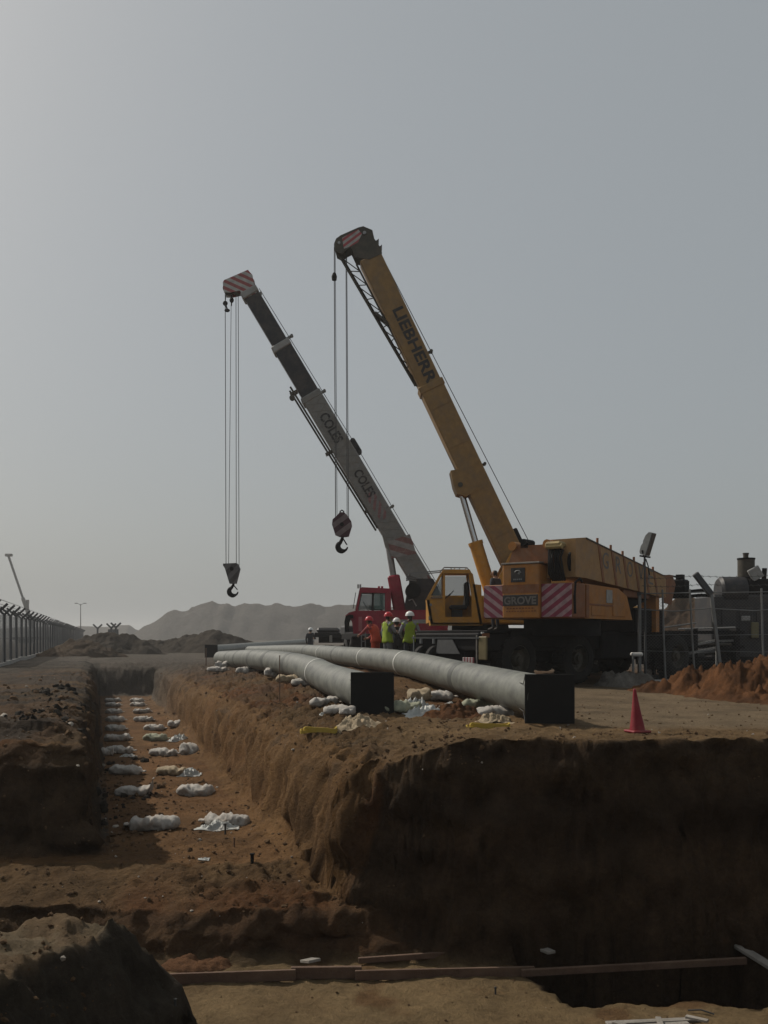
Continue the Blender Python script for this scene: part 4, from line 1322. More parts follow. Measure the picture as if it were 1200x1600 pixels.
# ------------------------------------------------------------------ grey and red crane
def red_crane():
    Y = 34.0
    W = lambda px, py, dy=0.0: P(px, py, Y) + Vector((0, dy, 0))
    ctr = Vector((0.6, Y))
    g = gz(ctr.x, ctr.y)
    root = empty('mobile_crane', (ctr.x, ctr.y, g), 'red-cabbed mobile crane with a slim grey and black telescopic boom raised, COLES on it', 'crane', 'mobile cranes lined up behind the pipes')
    B = Boom(W(684, 952), W(389, 455))
    L = B.L
    s_at = lambda py: (B.H.z - zpx(py, Y)) / (B.H.z - B.T.z) * L
    s1, s2, s3 = s_at(622), s_at(543), s_at(470)
    b = MB(); B.sect(b, -.2, s1, -.36, .36, .62); o = b.build('boom_base_section', M['boomgrey'], root)
    b = MB(); B.sect(b, s1 - .05, s2, -.325, .325, .56); b.build('boom_middle_section', M['boomblack'], root)
    b = MB(); B.sect(b, s2, L, -.285, .285, .5); b.build('boom_tip_section', M['boomblack'], root)
    for s, q, m_ in ((s2, .37, 'boomlight'), (s1, .40, 'boomgrey'), (s_at(460), .33, 'boomlight')):
        b = MB(); B.sect(b, s - .12, s + .12, -q, q - .03, .66); b.build('boom_collar', M[m_], root)
    # lattice pattern embossed on the near side: crossed strips welded to it
    n = 22
    x0, x1 = s_at(880), s1 - .15
    for k in range(n):
        a, c = x0 + (x1 - x0) * k / n, x0 + (x1 - x0) * (k + 1) / n
        b = MB(); b.beam(B.at(a, -.30, -.313), B.at(c, .30, -.313), .006, .022, up=(0, 1, 0)); b.beam(B.at(a, .30, -.3135), B.at(c, -.30, -.3135), .007, .022, up=(0, 1, 0)); b.build('stiffener', M['boomlight'], o)
    lettering('COLES', B.at(s_at(650), -.16, -.319), -B.e, B.n, .36, M['letterdark'], root, width=1.15, depth=.004)
    lettering('COLES', B.at(s_at(738), -.14, -.319), -B.e, B.n, .34, M['letterdark'], root, width=1.05, depth=.004)
    rs = stripe_mat('faded_red_marks', (.22, .10, .10), (.19, .185, .18), 5.2, (1, 0, -.1))
    b = MB(); b.beam(B.at(s_at(772), 0, -.319), B.at(s_at(812), 0, -.319), .004, .34, up=B.n); b.build('faded_red_lettering', rs, root)
    ws = stripe_mat('red_crane_stripes', (.19, .09, .08), (.25, .24, .23), 2.6, (.3, 0, 1))
    b = MB(); b.prism([W(x, y, -.322) for x, y in [(606, 848), (640, 836), (645, 850), (650, 866), (612, 874)]], (0, .005, 0)); b.build('warning_stripes', ws, root)
    b = MB(); B.sect(b, s_at(945), s_at(905), -.34, .34, .63); b.build('warning_stripes', stripe_mat('red_crane_base_stripes', (.16, .07, .06), (.24, .23, .22), 3.0, (1, 0, .25)), root)
    # head
    hp = [(350, 446), (352, 442), (389, 426), (396, 434), (399, 450), (403, 461), (386, 470), (376, 458), (362, 461), (352, 461)]
    st = stripe_mat('red_crane_head_stripes', (.30, .07, .07), (.40, .39, .37), 4.6, (.45, 0, 1))
    for dy in (-.27, .23):
        b = MB(); b.prism([W(x, y, dy) for x, y in hp], (0, .04, 0)); b.build('boom_head_plate', st, root)
    b = MB(); b.beam(W(352, 442.5), W(389, 427), .5, .03, up=(0, 0, 1)); b.build('head_top_plate', M['boomlight'], root)
    for dy in (-.1, .1):
        sheave(root, W(357, 452, dy), .18, .08); sheave(root, W(388, 441, dy), .2, .08)
    b = MB(); b.prism([W(x, y, -.1) for x, y in [(402, 461), (409, 456), (408, 464)]], (0, .2, 0)); b.build('rope_guide', M['boomlight'], root)
    # small second hook hanging at the head
    b = MB(); b.tube([W(353, 460), W(352, 474)], .012, 5); b.ball(W(352, 474), .09); b.tube([W(352, 476), W(354, 480), W(355, 484)], .03, 7); b.ball(W(355, 485), (.1, .08, .06)); b.build('limit_weight', M['black'], root)
    b = MB(); b.tube([W(362, 461), W(362, 468)], .03, 6); b.ball(W(362, 469), (.08, .06, .1)); b.tube([W(362, 470), W(361.5, 478)], .025, 6); b.build('rope_socket', M['black'], root)
    # ropes, hook block
    rope(root, [W(352.5, 455, -.1), W(353.5, 882, -.05)], .013); rope(root, [W(361.5, 474, -.05), W(357, 882, .02)], .010)
    rope(root, [W(369, 460, -.05), W(369.5, 882, -.05)], .012); rope(root, [W(371.5, 460, .1), W(373.2, 884, .05)], .012)
    hs = stripe_mat('red_crane_hook_stripes', (.055, .05, .05), (.12, .115, .115), 3.2, (1, 0, -.9))
    b = MB(); b.prism([W(x, y, -.12) for x, y in [(349.3, 881), (370, 880), (372.5, 882), (375.2, 889), (369.3, 912), (359.3, 912), (352, 888), (349.3, 884)]], (0, .24, 0)); hk = b.build('hook_block', hs, root)
    b = MB(); b.cyl(W(363, 889, -.15), W(363, 889, .15), .07); b.build('sheave_pin', M['black'], hk)
    b = MB(); hook_mesh(b, W(364.5, 910), .54, .145, .075); b.build('hook', M['black'], hk)
    # rope and rollers along the back
    rope(root, [B.at(L - .1, .36), B.at(s_at(720), .47), B.at(0.2, .44)], .012)
    for py in (536, 622, 802):
        b = MB(); b.beam(B.at(s_at(py), .3), B.at(s_at(py), .52), .1, .08, up=B.e); b.cyl(B.at(s_at(py), .50, -.08), B.at(s_at(py), .50, .08), .05, n=10); b.build('rope_roller', M['boomgrey'], root)
    b = MB(); b.beam(B.at(s_at(700), .45), B.at(s_at(716), .45), .3, .2, up=B.n, ch=.04); b.cyl(B.at(s_at(700), .45, -.15), B.at(s_at(700), .45, .15), .1, n=12); b.cyl(B.at(s_at(716), .45, -.15), B.at(s_at(716), .45, .15), .1, n=12); b.build('rope_tensioner', M['boomblack'], root)
    # stowed jib tubes under the boom
    for q, dy in ((-.46, -.2), (-.53, .2)):
        b = MB(); b.tube([B.at(s_at(596), q - .02, dy), B.at(s_at(818), q + .08, dy)], .035, 7); b.build('stowed_jib_tube', M['sheave'], root)
    for py in (604, 697, 790):
        b = MB(); b.beam(B.at(s_at(py), -.34), B.at(s_at(py), -.62 if py < 750 else -.5), .4, .06, up=B.e); b.build('jib_bracket', M['sheave'], root)
    b = MB(); b.lathe(B.at(s_at(610), -.62, -.25), (0, 1, 0), [(0, 0), (0, .1), (.1, .1), (.1, 0)], 14); b.build('jib_sheave', M['sheave'], root)
    # ram
    b = MB(); b.prism([W(x, y, -.3) for x, y in [(597, 836), (606, 836), (640, 858), (612, 868), (602, 855)]], (0, .6, 0)); b.build('ram_bracket', M['boomgrey'], root)
    r0, r1, r2 = W(608, 858), W(614.5, 899), W(633, 1000)
    b = MB(); b.cyl(r0, r1 + (r2 - r1) * .04, .115, n=18); b.build('ram_rod', M['steel'], root)
    b = MB(); b.beam(r1, r2, .44, .40, up=(0, 1, 0), ch=.05); b.build('ram_barrel', M['red'], root)
    # winch at the foot of the boom
    b = MB(); b.lathe(W(645, 924, -.5), (0, 1, 0), [(0, 0), (0, .27), (.05, .27), (.05, .2), (.6, .2), (.6, .27), (.65, .27), (.65, 0)], 26); b.build('winch_drum', M['black'], root)
    b = MB()
    for k, py in enumerate((902, 905, 908)): b.tube([W(634, py, -.45), W(638, py - 1, -.45), W(650, py + 1, -.45)], .03, 6)
    b.build('hydraulic_hose', M['greymetal'], root)
    b = MB(); b.prism([W(x, y, -.34) for x, y in [(640, 905), (676, 905), (700, 950), (700, 962), (636, 962), (632, 945)]], (0, .1, 0)); b.build('boom_cheek', M['boomblack'], root)
    b = MB(); b.tube([W(638, 939, -.4), W(644, 937, -.4), W(650, 948, -.4)], .025, 6); b.build('hydraulic_hose', M['boomlight'], root)
    # slewing body and cab
    Yn = Y - 1.1
    C = lambda px, py, y=Yn: Vector((xpx(px, Yn), y, zpx(py, Yn)))
    b = MB(); b.prism([C(x, y, Yn + .06) for x, y in [(606, 953), (700, 953), (700, 986), (606, 986)]], (0, 2.0, 0)); b.build('slewing_body', M['red'], root)
    b = MB(); b.prism([C(x, y, Yn + .05) for x, y in [(568, 968), (700, 968), (700, 974), (568, 974)]], (0, .012, 0)); b.build('grey_stripe', M['boomlight'], root)
    cab = MB()
    cab.prism([C(x, y) for x, y in [(556, 954), (610, 954), (610, 990), (557, 990)]], (0, 1.15, 0))
    cab.prism([C(x, y) for x, y in [(602, 925), (611, 925), (611, 955), (602, 955)]], (0, 1.15, 0))
    co = cab.build('cab', M['red'], root, smooth=20)
    b = MB(); b.prism([C(x, y, Yn - .03) for x, y in [(562, 919), (566, 917.5), (608, 919.5), (611, 921), (611, 927), (561, 926)]], (0, 1.21, 0)); b.build('roof', M['red'], co)
    for (a0, a1, c0, c1, w) in [(557, 955, 563.5, 923, .07), (582, 955, 582.5, 924, .07), (603, 955, 603, 924, .06)]:
        for yy in (Yn + .03, Yn + 1.12):
            b = MB(); b.beam(C(a0, a1, yy), C(c0, c1, yy), .05, w, up=(1, 0, 0)); b.build('pillar', M['red'] if a0 != 582 else M['interior'], co)
    for poly in ([(559, 952), (581, 952), (581.5, 927), (564, 927)], [(584, 952), (602, 952), (602, 927), (584.5, 927)]):
        for yy in (Yn + .03, Yn + 1.1):
            b = MB(); b.prism([C(x, y, yy) for x, y in poly], (0, .012, 0)); b.build('side_window', M['glassgreen'] if poly[0][0] > 570 else M['glass'], co)
    b = MB(); b.prism([C(x, y, Yn + .06) for x, y in [(554.5, 953), (557.5, 953), (563.5, 923), (561, 923)]], (0, 1.03, 0)); b.build('windscreen', M['boomlight'], co)
    b = MB(); b.tube([C(552, 951, Yn - .05), C(556, 926, Yn - .08)], .012, 5); b.build('mirror_arm', M['black'], co)
    b = MB(); b.box(C(559.5, 916, Yn + .1), (.06, .05, .14)); b.box(C(563, 916, Yn + .1), (.06, .05, .14)); b.build('marker_lamp', M['boomlight'], co)
    b = MB(); b.cyl(C(592, 920, Yn + .4), C(592, 915, Yn + .4), .04, n=8); b.cyl(C(597, 920, Yn + .4), C(597, 915, Yn + .4), .04, n=8); b.build('beacon', M['red'], co)
    b = MB(); b.box(C(586, 949, Yn + .6), (.45, .5, .14), ch=.04); b.box(C(596, 940, Yn + .6), (.12, .5, .6), ch=.04); b.build('seat', M['interior'], co)
    b = MB(); b.lathe(C(571, 946, Yn + .6), (1, 0, .6), [(-.012, .17), (0, .185), (.012, .17), (0, .155), (-.012, .17)], 18); b.build('steering_wheel', M['interior'], co)
    # nose with its dark curved guard
    b = MB(); b.prism([C(x, y, Yn + .1) for x, y in [(539, 962), (545, 957), (556, 954), (557, 990), (552, 990), (550, 972), (546, 966)]], (0, 1.0, 0)); b.build('nose', M['red'], root)
    outer = [(539, 986), (538, 972), (540, 963), (546, 960), (552, 961)]; inner = [(552, 966), (547, 966), (544, 972), (543, 988)]
    b = MB(); b.prism([C(x, y, Yn - .02) for x, y in outer + inner], (0, 1.2, 0)); b.build('curved_guard', M['black'], root)
    b = MB(); b.box(C(563, 975, Yn - .03), (.12, .05, .5)); b.build('grab_panel', mat('faded_pink_paint', (.34, .12, .13), .6), root)
    b = MB()
    for px in (565, 571): b.tube([C(px, 986, Yn - .15), C(px, 1004, Yn - .15), C(px, 1030, Yn - .12)], .02, 6)
    for py in (992, 1002, 1012, 1022): b.tube([C(565, py, Yn - .15), C(571, py, Yn - .15)], .018, 6)
    b.build('access_ladder', M['greymetal'], root)
    b = MB(); b.box((-.58, Y + .5, .86), (1.15, 2.0, .86), ch=.05); b.build('outrigger_box', M['black'], root)
    # carrier, heading away behind the cab
    zd = zpx(986, Y)
    a = Vector((-.2, .98, 0)).normalized()
    F = Matrix.Translation((ctr.x, ctr.y, g)) @ Matrix.Rotation(math.atan2(a.y, a.x), 4, 'Z')
    b = MB(F); b.box((2.4, 0, zd - g - .18), (7.6, 2.3, .3), ch=.03); b.box((2.4, 0, zd - g - .5), (7.4, 1.0, .4)); b.build('chassis', M['black'], root)
    b = MB(F); b.box((5.9, 0, zd - g + .05), (1.2, 2.3, .4), ch=.06); b.build('front_deck', M['boomblack'], root)
    b = MB(); b.lathe((ctr.x, Y, zd - .05), (0, 0, 1), [(0, 0), (0, .8), (.2, .8), (.2, 0)], 28); b.build('turntable', M['black'], root)
    for x in (-.6, .9, 3.8, 5.3):
        for s in (-1, 1):
            wheel(root, F @ Vector((x, s * .98, .52)), F.to_3x3() @ Vector((0, s, 0)), .52, .36, M['sheave'])
    return root


red_crane()


# ------------------------------------------------------------------ orange crane with the lowered boom
def orange_crane():
    c = Vector((3.35, 22.7, 0))
    bd = Vector((.6, .8, 0)); wd = Vector((.8, -.6, 0))
    g = gz(3.8, 24.3)
    root = empty('mobile_crane', (3.8, 24.3, g), 'orange mobile crane with its boom lowered, GROVE plate between red and white striped panels', 'crane', 'mobile cranes lined up behind the pipes')
    U = lambda w, t, z: c + wd * w + bd * t + Vector((0, 0, z))          # across, along the boom, up
    F3 = Matrix((wd, bd, Vector((0, 0, 1)))).transposed()
    F = Matrix.Translation(c) @ F3.to_4x4()

    def box(name, w0, w1, t0, t1, z0, z1, m_, ch=.02, parent=None):
        b = MB(F); b.box(((w0 + w1) / 2, (t0 + t1) / 2, (z0 + z1) / 2), (w1 - w0, t1 - t0, z1 - z0), ch=ch)
        return b.build(name, M[m_] if isinstance(m_, str) else m_, parent or root)
    # tail: counterweight with striped wings
    cw = box('counterweight', -1.18, 1.18, .05, .75, 1.70, 2.52, 'rust', .03)
    s1 = stripe_mat('striped_panel_falling', (.20, .018, .045), (.30, .19, .20), 5.2, tuple(wd * 0.7 + Vector((0, 0, 1))))
    s2 = stripe_mat('striped_panel_rising', (.20, .018, .045), (.30, .19, .20), 5.2, tuple(wd * -0.7 + Vector((0, 0, 1))))
    box('warning_stripes', -1.17, -.64, .038, .048, 1.73, 2.50, s1, 0, cw)
    box('warning_stripes', .40, 1.17, .038, .048, 1.73, 2.50, s2, 0, cw)
    hd = box('engine_hood', -.60, .38, -.06, .6, 1.70, 2.99, 'orange', .03)
    box('hood_top_edge', -.62, .40, -.08, .6, 2.992, 3.03, 'palewood', .006)
    box('name_plate', -.58, .36, -.075, -.062, 2.00, 2.26, 'letterdark', .003, hd)
    lettering('GROVE', U(-.54, -.077, 2.03), wd, (0, 0, 1), .19, M['lettergrey'], hd, width=.86)
    b = MB(F)
    for k in range(9): b.box((-.45 + k * .083, -.064, 1.94), (.05, .006, .03))
    for k in range(11): b.box((-.47 + k * .075, -.064, 1.87), (.045, .006, .022))
    b.build('small_print', mat('brown_print', (.17, .06, .025), .7), hd)['kind'] = 'stuff'
    em = box('emblem_panel', -.36, .02, -.072, -.062, 2.56, 2.90, 'letterdark', .003, hd)
    b = MB(F)
    pts = []
    for i in range(9):
        a = math.radians(150 - i * 17); pts.append((-.17 + .085 * math.cos(a), -.078, 2.755 + .08 * math.sin(a)))
    b.tube(pts, .016, 6); b.box((-.14, -.076, 2.77), (.05, .01, .05), Matrix.Rotation(.5, 3, 'Y'))
    for k in range(5): b.box((-.27 + k * .048, -.076, 2.625), (.03, .008, .035))
    b.build('emblem', M['greymetal'], em)
    box('vent_strip', -.60, .38, -.063, -.052, 2.30, 2.50, 'rust', 0, hd)
    # hood above, with worn red paint, and the housing at the foot of the boom
    b = MB(F); b.prism([(-.56, .15, 2.99), (-.40, .15, 3.44), (.55, .15, 3.44), (.62, .15, 2.99)], (0, .7, 0)); b.build('upper_housing', M['rust'], root)
    b = MB(F); b.cyl((-.42, .1, 3.44), (-.42, .9, 3.44), .11, n=16); b.cyl((.50, .1, 3.44), (.50, .9, 3.44), .11, n=16); b.build('housing_corner', M['orange'], root)
    b = MB(F); b.cyl((-.12, .1, 3.52), (-.12, .55, 3.52), .08, n=12); b.box((-.12, .3, 3.44), (.2, .3, .12)); b.build('hose_swivel', M['black'], root)
    # greasy winch gear between housing and boom
    b = MB(F)
    b.lathe((.45, .55, 3.02), (1, 0, 0), [(0, 0), (0, .30), (.05, .30), (.05, .2), (.5, .2), (.5, .30), (.55, .30), (.55, 0)], 24)
    for k in range(7):
        b.tube([(.55 + .06 * k, .12, 3.40 - .02 * k), (.6 + .05 * k, .02 - .02 * (k % 3), 3.1), (.58 + .06 * k, .06, 2.75), (.62 + .05 * k, .2, 2.58)], .028, 6)
    b.build('winch_and_hoses', M['black'], root)
    b = MB(F); b.box((.72, .12, 3.40), (.42, .35, .16), ch=.05); b.cyl((.55, .0, 3.36), (.95, .0, 3.36), .06, n=10); b.build('greasy_cover', mat('greasy_yellow', (.30, .22, .09), .6, dirt=(.03, .03, .025), dirt_amt=.8), root)
    # lowered boom: deepest at the foot, tapering to the head
    def ring(t, w, zb, zt): return [U(.72 + w, t, zb), U(.72 - w, t, zb), U(.72 - w, t, zt), U(.72 + w, t, zt)]
    rings = [ring(.35, .40, 2.66, 3.56), ring(.9, .40, 2.66, 3.62), ring(6.1, .36, 2.36, 2.98), ring(6.25, .34, 2.38, 2.94)]
    b = MB(); vs = [p for r in rings for p in r]
    fs = [(i * 4 + j, i * 4 + (j + 1) % 4, (i + 1) * 4 + (j + 1) % 4, (i + 1) * 4 + j) for i in range(3) for j in range(4)] + [(3, 2, 1, 0), (12, 13, 14, 15)]
    b._add(vs, fs); bo = b.build('boom', mat('faded_tan_boom', (.30, .17, .065), .6, dirt=(.20, .15, .11), dirt_amt=.6), root, smooth=0)
    def bz(t, f):                                    # point on the near side, f from bottom to top
        zb = 2.66 + (2.36 - 2.66) * (t - .9) / 5.2; zt = 3.62 + (2.98 - 3.62) * (t - .9) / 5.2
        w = .40 + (.36 - .40) * (t - .9) / 5.2
        return U(.72 + w, t, zb + (zt - zb) * f)
    out = wd
    sl = (bz(6.0, .5) - bz(1.0, .5)).normalized()
    for t in (1.55, 2.35, 3.1, 3.85, 4.55, 5.2):
        b = MB(); b.prism([bz(t, 1.0), bz(t + .12, 1.0), bz(t + .42, .0), bz(t + .30, .0)], tuple(out * .012)); b.build('red_rib', M['rust'], bo)
        b = MB(); b.beam(bz(t, .98), bz(t, 1.13), .05, .05); b.build('rope_guide_pin', M['rust'], bo)
    up = Vector((0, 0, 1))
    for ch_, t in zip('GROVE', (1.85, 2.65, 3.4, 4.15, 4.85)):
        lettering(ch_, bz(t, .40) + out * .003, sl, up, .40, M['lettergrey'], bo, width=.36, bold=0.0)
    b = MB(); b.prism([bz(.9, 1.0), bz(6.1, 1.0), bz(6.1, .97), bz(.9, .965)], tuple(out * .02)); b.build('top_edge', M['sheave'], bo)
    # boom head
    b = MB(); b.prism([U(1.05, 6.10, 2.23), U(1.05, 6.10, 3.01), U(1.05, 6.80, 3.03), U(1.05, 7.05, 2.78), U(1.05, 6.70, 2.18)], tuple(-wd * .04)); b.build('boom_head_plate', M['rust'], root)
    b = MB(); b.prism([U(.42, 6.10, 2.23), U(.42, 6.10, 3.01), U(.42, 6.80, 3.03), U(.42, 7.05, 2.78), U(.42, 6.70, 2.18)], tuple(-wd * .04)); b.build('boom_head_plate', M['rust'], root)
    for w in (.55, .72, .89): sheave(root, U(w, 6.80, 2.68), .28, .1, wd)
    b = MB(); b.tube([U(.8, 6.70, 3.01), U(.85, 7.10, 3.05), U(.9, 7.60, 3.03), U(.95, 7.80, 2.83)], .025, 6); b.box(U(.9, 7.70, 2.68), (.5, .5, .55), F3, ch=.05); b.box(U(.95, 7.70, 2.95), (.2, .2, .3), F3)
    for dz in (0, -.14): b.tube([U(1.0, 7.70, 2.58 + dz), U(1.5, 7.90, 2.63 + dz), U(1.75, 8.00, 2.61 + dz)], .05, 6)
    b.build('head_tackle', M['black'], root)
    b = MB(); b.prism([U(1.02, 5.6, 1.40), U(1.02, 5.85, 1.40), U(1.02, 5.85, 2.42), U(1.02, 5.6, 2.42)], tuple(-wd * .5)); b.build('boom_rest', M['orange'], root)
    # body side panels
    b = MB(F); b.prism([(1.16, .75, 1.70), (1.16, 3.6, 1.70), (1.16, 3.25, 2.30), (1.16, 2.7, 2.48), (1.16, .75, 2.52)], (-2.3, 0, 0)); b.build('slewing_body', M['orange'], root)
    box('side_rib', 1.162, 1.185, .78, .95, 1.72, 2.50, 'rust', .004); box('side_rib', 1.162, 1.175, .95, 2.7, 2.02, 2.06, 'rust', .002)
    box('side_hatch', 1.162, 1.18, 1.95, 2.3, 2.10, 2.42, 'boomlight', .004)
    box('side_panel', 1.162, 1.176, 1.1, 1.85, 1.78, 2.0, 'orange', .004); box('side_panel', 1.162, 1.176, 2.35, 3.1, 1.78, 2.2, 'orange', .004)
    b = MB(F); b.tube([(1.16, .6, 2.55), (1.2, .4, 2.62), (1.18, .2, 2.52), (1.2, .12, 2.2), (1.2, .15, 1.8)], .03, 6); b.build('hydraulic_hose', M['black'], root)
    box('red_beam', .2, 1.0, 3.4, 5.2, 2.30, 2.50, 'rust', .02)
    box('engine_cover', -.6, .9, 4.4, 6.6, 1.36, 2.05, 'black', .05)
    b = MB(F); b.cyl((.72, 3.2, 1.9), (.72, 5.4, 2.4), .16, n=16); b.build('ram_barrel', M['black'], root)
    b = MB(); b.lathe(U(.1, 1.7, 1.30), (0, 0, 1), [(0, 0), (0, .95), (.42, .95), (.42, 0)], 32); b.build('turntable', M['black'], root)
    # carrier
    a = Vector((.75, .66, 0)).normalized()
    G = Matrix.Translation((3.3, 23.3, g)) @ Matrix.Rotation(math.atan2(a.y, a.x), 4, 'Z')     # x along, y to its left (away), z up; origin at the near rear wheel
    b = MB(G); b.box((3.4, 1.15, 1.06), (9.6, 2.2, .44), ch=.04); b.box((3.4, 1.15, .72), (9.4, 1.1, .36), ch=.03); b.build('chassis', M['black'], root)
    b = MB(G); b.box((3.3, 1.15, 1.31), (9.0, 2.36, .06), ch=.01); b.build('deck', M['black'], root)
    for x in (-.05, 2.28, 6.9):
        for y, s in ((.16, -1), (2.14, 1)):
            wheel(root, G @ Vector((x, y, .63)), G.to_3x3() @ Vector((0, s, 0)), .64, .46, M['sheave'])
    b = MB(G); b.box((4.1, .08, .95), (1.7, .3, .7), ch=.04); b.box((5.3, .08, .9), (.35, .25, .95), ch=.03); b.build('outrigger_box', M['black'], root)
    b = MB(G); b.box((1.1, .0, 1.15), (3.0, .1, .5), ch=.03); b.build('side_skirt', M['black'], root)
    # rear end towards the pipes: lamp board, guards, striped fender posts
    b = MB(G); b.box((-1.43, 1.15, 1.16), (.04, 2.3, .03)); b.build('rear_bar', M['postgrey'], root)
    b = MB(G); b.prism([(-1.44, .62, .78), (-1.44, 1.42, .78), (-1.44, 1.36, 1.12), (-1.44, .86, 1.12)], (-.02, 0, 0)); b.build('rear_plate', mat('dull_grey_plate', (.085, .085, .085), .6), root)
    for y, m_ in ((.10, 'palewood'), (2.25, 'greymetal')):
        b = MB(G); b.box((-1.42, y, .86), (.035, .035, .72), ch=.008); b.build('corner_post', M[m_], root)
    b = MB(G); b.box((-1.40, -.08, .92), (.06, .26, .55), ch=.02); b.build('olive_panel', mat('olive_panel', (.14, .11, .05), .6), root)
    ps = stripe_mat('rear_stripes', (.22, .05, .06), (.42, .38, .37), 11, tuple(G.to_3x3() @ Vector((0, 1, 0))))
    for y0, y1 in ((.16, .52), (1.62, 1.76), (2.05, 2.3)):
        b = MB(G); b.box((-1.45, (y0 + y1) / 2, .50), (.04, y1 - y0, .40), ch=.005); b.build('warning_stripes', ps, root)
    for y in (1.55, 1.98):
        b = MB(G); b.lathe((-1.3, y, .58), (0, 1, 0), [(-.09, .2), (-.09, .36), (-.05, .40), (.05, .40), (.09, .36), (.09, .2)], 26); b.build('spare_tyre', M['tyre'], root)
    b = MB(G)
    for y in (1.5, 1.95): b.cyl((-1.45, y, 1.02), (-1.45, y, 1.14), .04, n=10)
    b.build('rear_lamp', M['greymetal'], root)
    b = MB(G); b.box((-1.3, .03, 1.28), (.08, .03, .04)); b.box((-.1, -.02, 1.36), (.10, .03, .04)); b.build('marker_lamp', M['white'], root)
    b = MB(G); b.box((-1.2, .02, 1.22), (.22, .04, .10)); b.build('red_reflector', M['rust'], root)
    return root


orange_crane()


# ------------------------------------------------------------------ far-off crane behind the fence
def far_crane():
    Y = 205.0
    W = lambda px, py: P(px, py, Y)
    a, c = W(13, 868), W(52, 982)
    root = empty('mobile_crane', (c.x + 2, Y, 0), 'distant pale crane boom rising behind the long mesh fence', 'crane')
    b = MB(); b.beam(c, c.lerp(a, .42), .65, .65, ch=.05); b.build('boom_base_section', M['boomgrey'], root)
    b = MB(); b.beam(c.lerp(a, .40), a, .42, .42, ch=.05); b.build('boom_tip_section', M['boomgrey'], root)
    b = MB(); b.box(a + Vector((0.1, 0, .1)), (1.5, .7, .6), ch=.1); b.build('boom_head', M['boomgrey'], root)
    b = MB(); b.box(c.lerp(a, .36) + Vector((.7, 0, 0)), (.5, .5, 1.0)); b.build('ram_bracket', M['boomgrey'], root)
    b = MB(); b.cyl(c.lerp(a, .36) + Vector((.7, 0, 0)), Vector((c.x - .6, Y, 1.6)), .22, n=10); b.build('ram_barrel', M['boomgrey'], root)
    b = MB(); b.box((c.x + 1.2, Y, 2.1), (4.2, 2.4, 1.5), ch=.1); b.build('slewing_body', M['boomlight'], root)
    b = MB(); b.box((c.x + 1.0, Y, 1.05), (10, 2.4, .6), ch=.05); b.build('chassis', M['black'], root)
    for x in (-3.2, -1.7, 3.2, 4.7):
        for s in (-1, 1):
            b = MB(); b.lathe((c.x + 1 + x, Y + s, .55), (0, 1, 0), [(-.2, 0), (-.2, .55), (.2, .55), (.2, 0)], 16); b.build('wheel', M['tyre'], root)


far_crane()


def trailer():
    """low dark flatbed standing behind the pipes"""
    Y = 47.5
    x0, x1 = xpx(494, Y), xpx(566, Y)
    g = gz((x0 + x1) / 2, Y)
    root = empty('flatbed_trailer', ((x0 + x1) / 2, Y, g), 'low dark flatbed trailer with rounded guards standing behind the pipes', 'trailer')
    zt = zpx(987, Y)
    b = MB(); b.box(((x0 + x1) / 2, Y, zt - .16), (x1 - x0, 2.3, .22), ch=.03); b.build('bed', M['black'], root)
    b = MB(); b.box(((x0 + x1) / 2, Y, zt - .4), (x1 - x0 - .3, .9, .3)); b.build('chassis_beam', M['black'], root)
    b = MB(); b.box((xpx(514, Y), Y - .2, zt + .06), (1.1, 1.6, .26), ch=.1); b.build('tool_box', M['boomblack'], root)
    for px in (500, 509, 530, 545):
        for s in (-1, 1):
            wheel(root, Vector((xpx(px, Y) + .2, Y + s * .95, g + .42)), (0, s, 0), .42, .3, M['sheave'])
    b = MB(); b.box((xpx(519, Y), Y - 1.2, zt - .35), (.14, .06, .34), ch=.04); b.build('tail_board', M['palewood'], root)


trailer()


# ------------------------------------------------------------------ long fence on the left
def y_post(b, p, h, ax, arm=0.62, r=0.055):
    """steel post with two arms spreading at the top, across the fence"""
    p = Vector(p)
    b.box(p + Vector((0, 0, h / 2 - .15)), (2 * r, 2 * r, h + .3), ch=.006)
    for s in (-1, 1):
        b.beam(p + Vector((0, 0, h - .05)), p + Vector((0, 0, h + arm * .62)) + Vector(ax) * s * arm * .72, 2 * r * .9, 2 * r * .9)


FENCE_TOP = 2.36


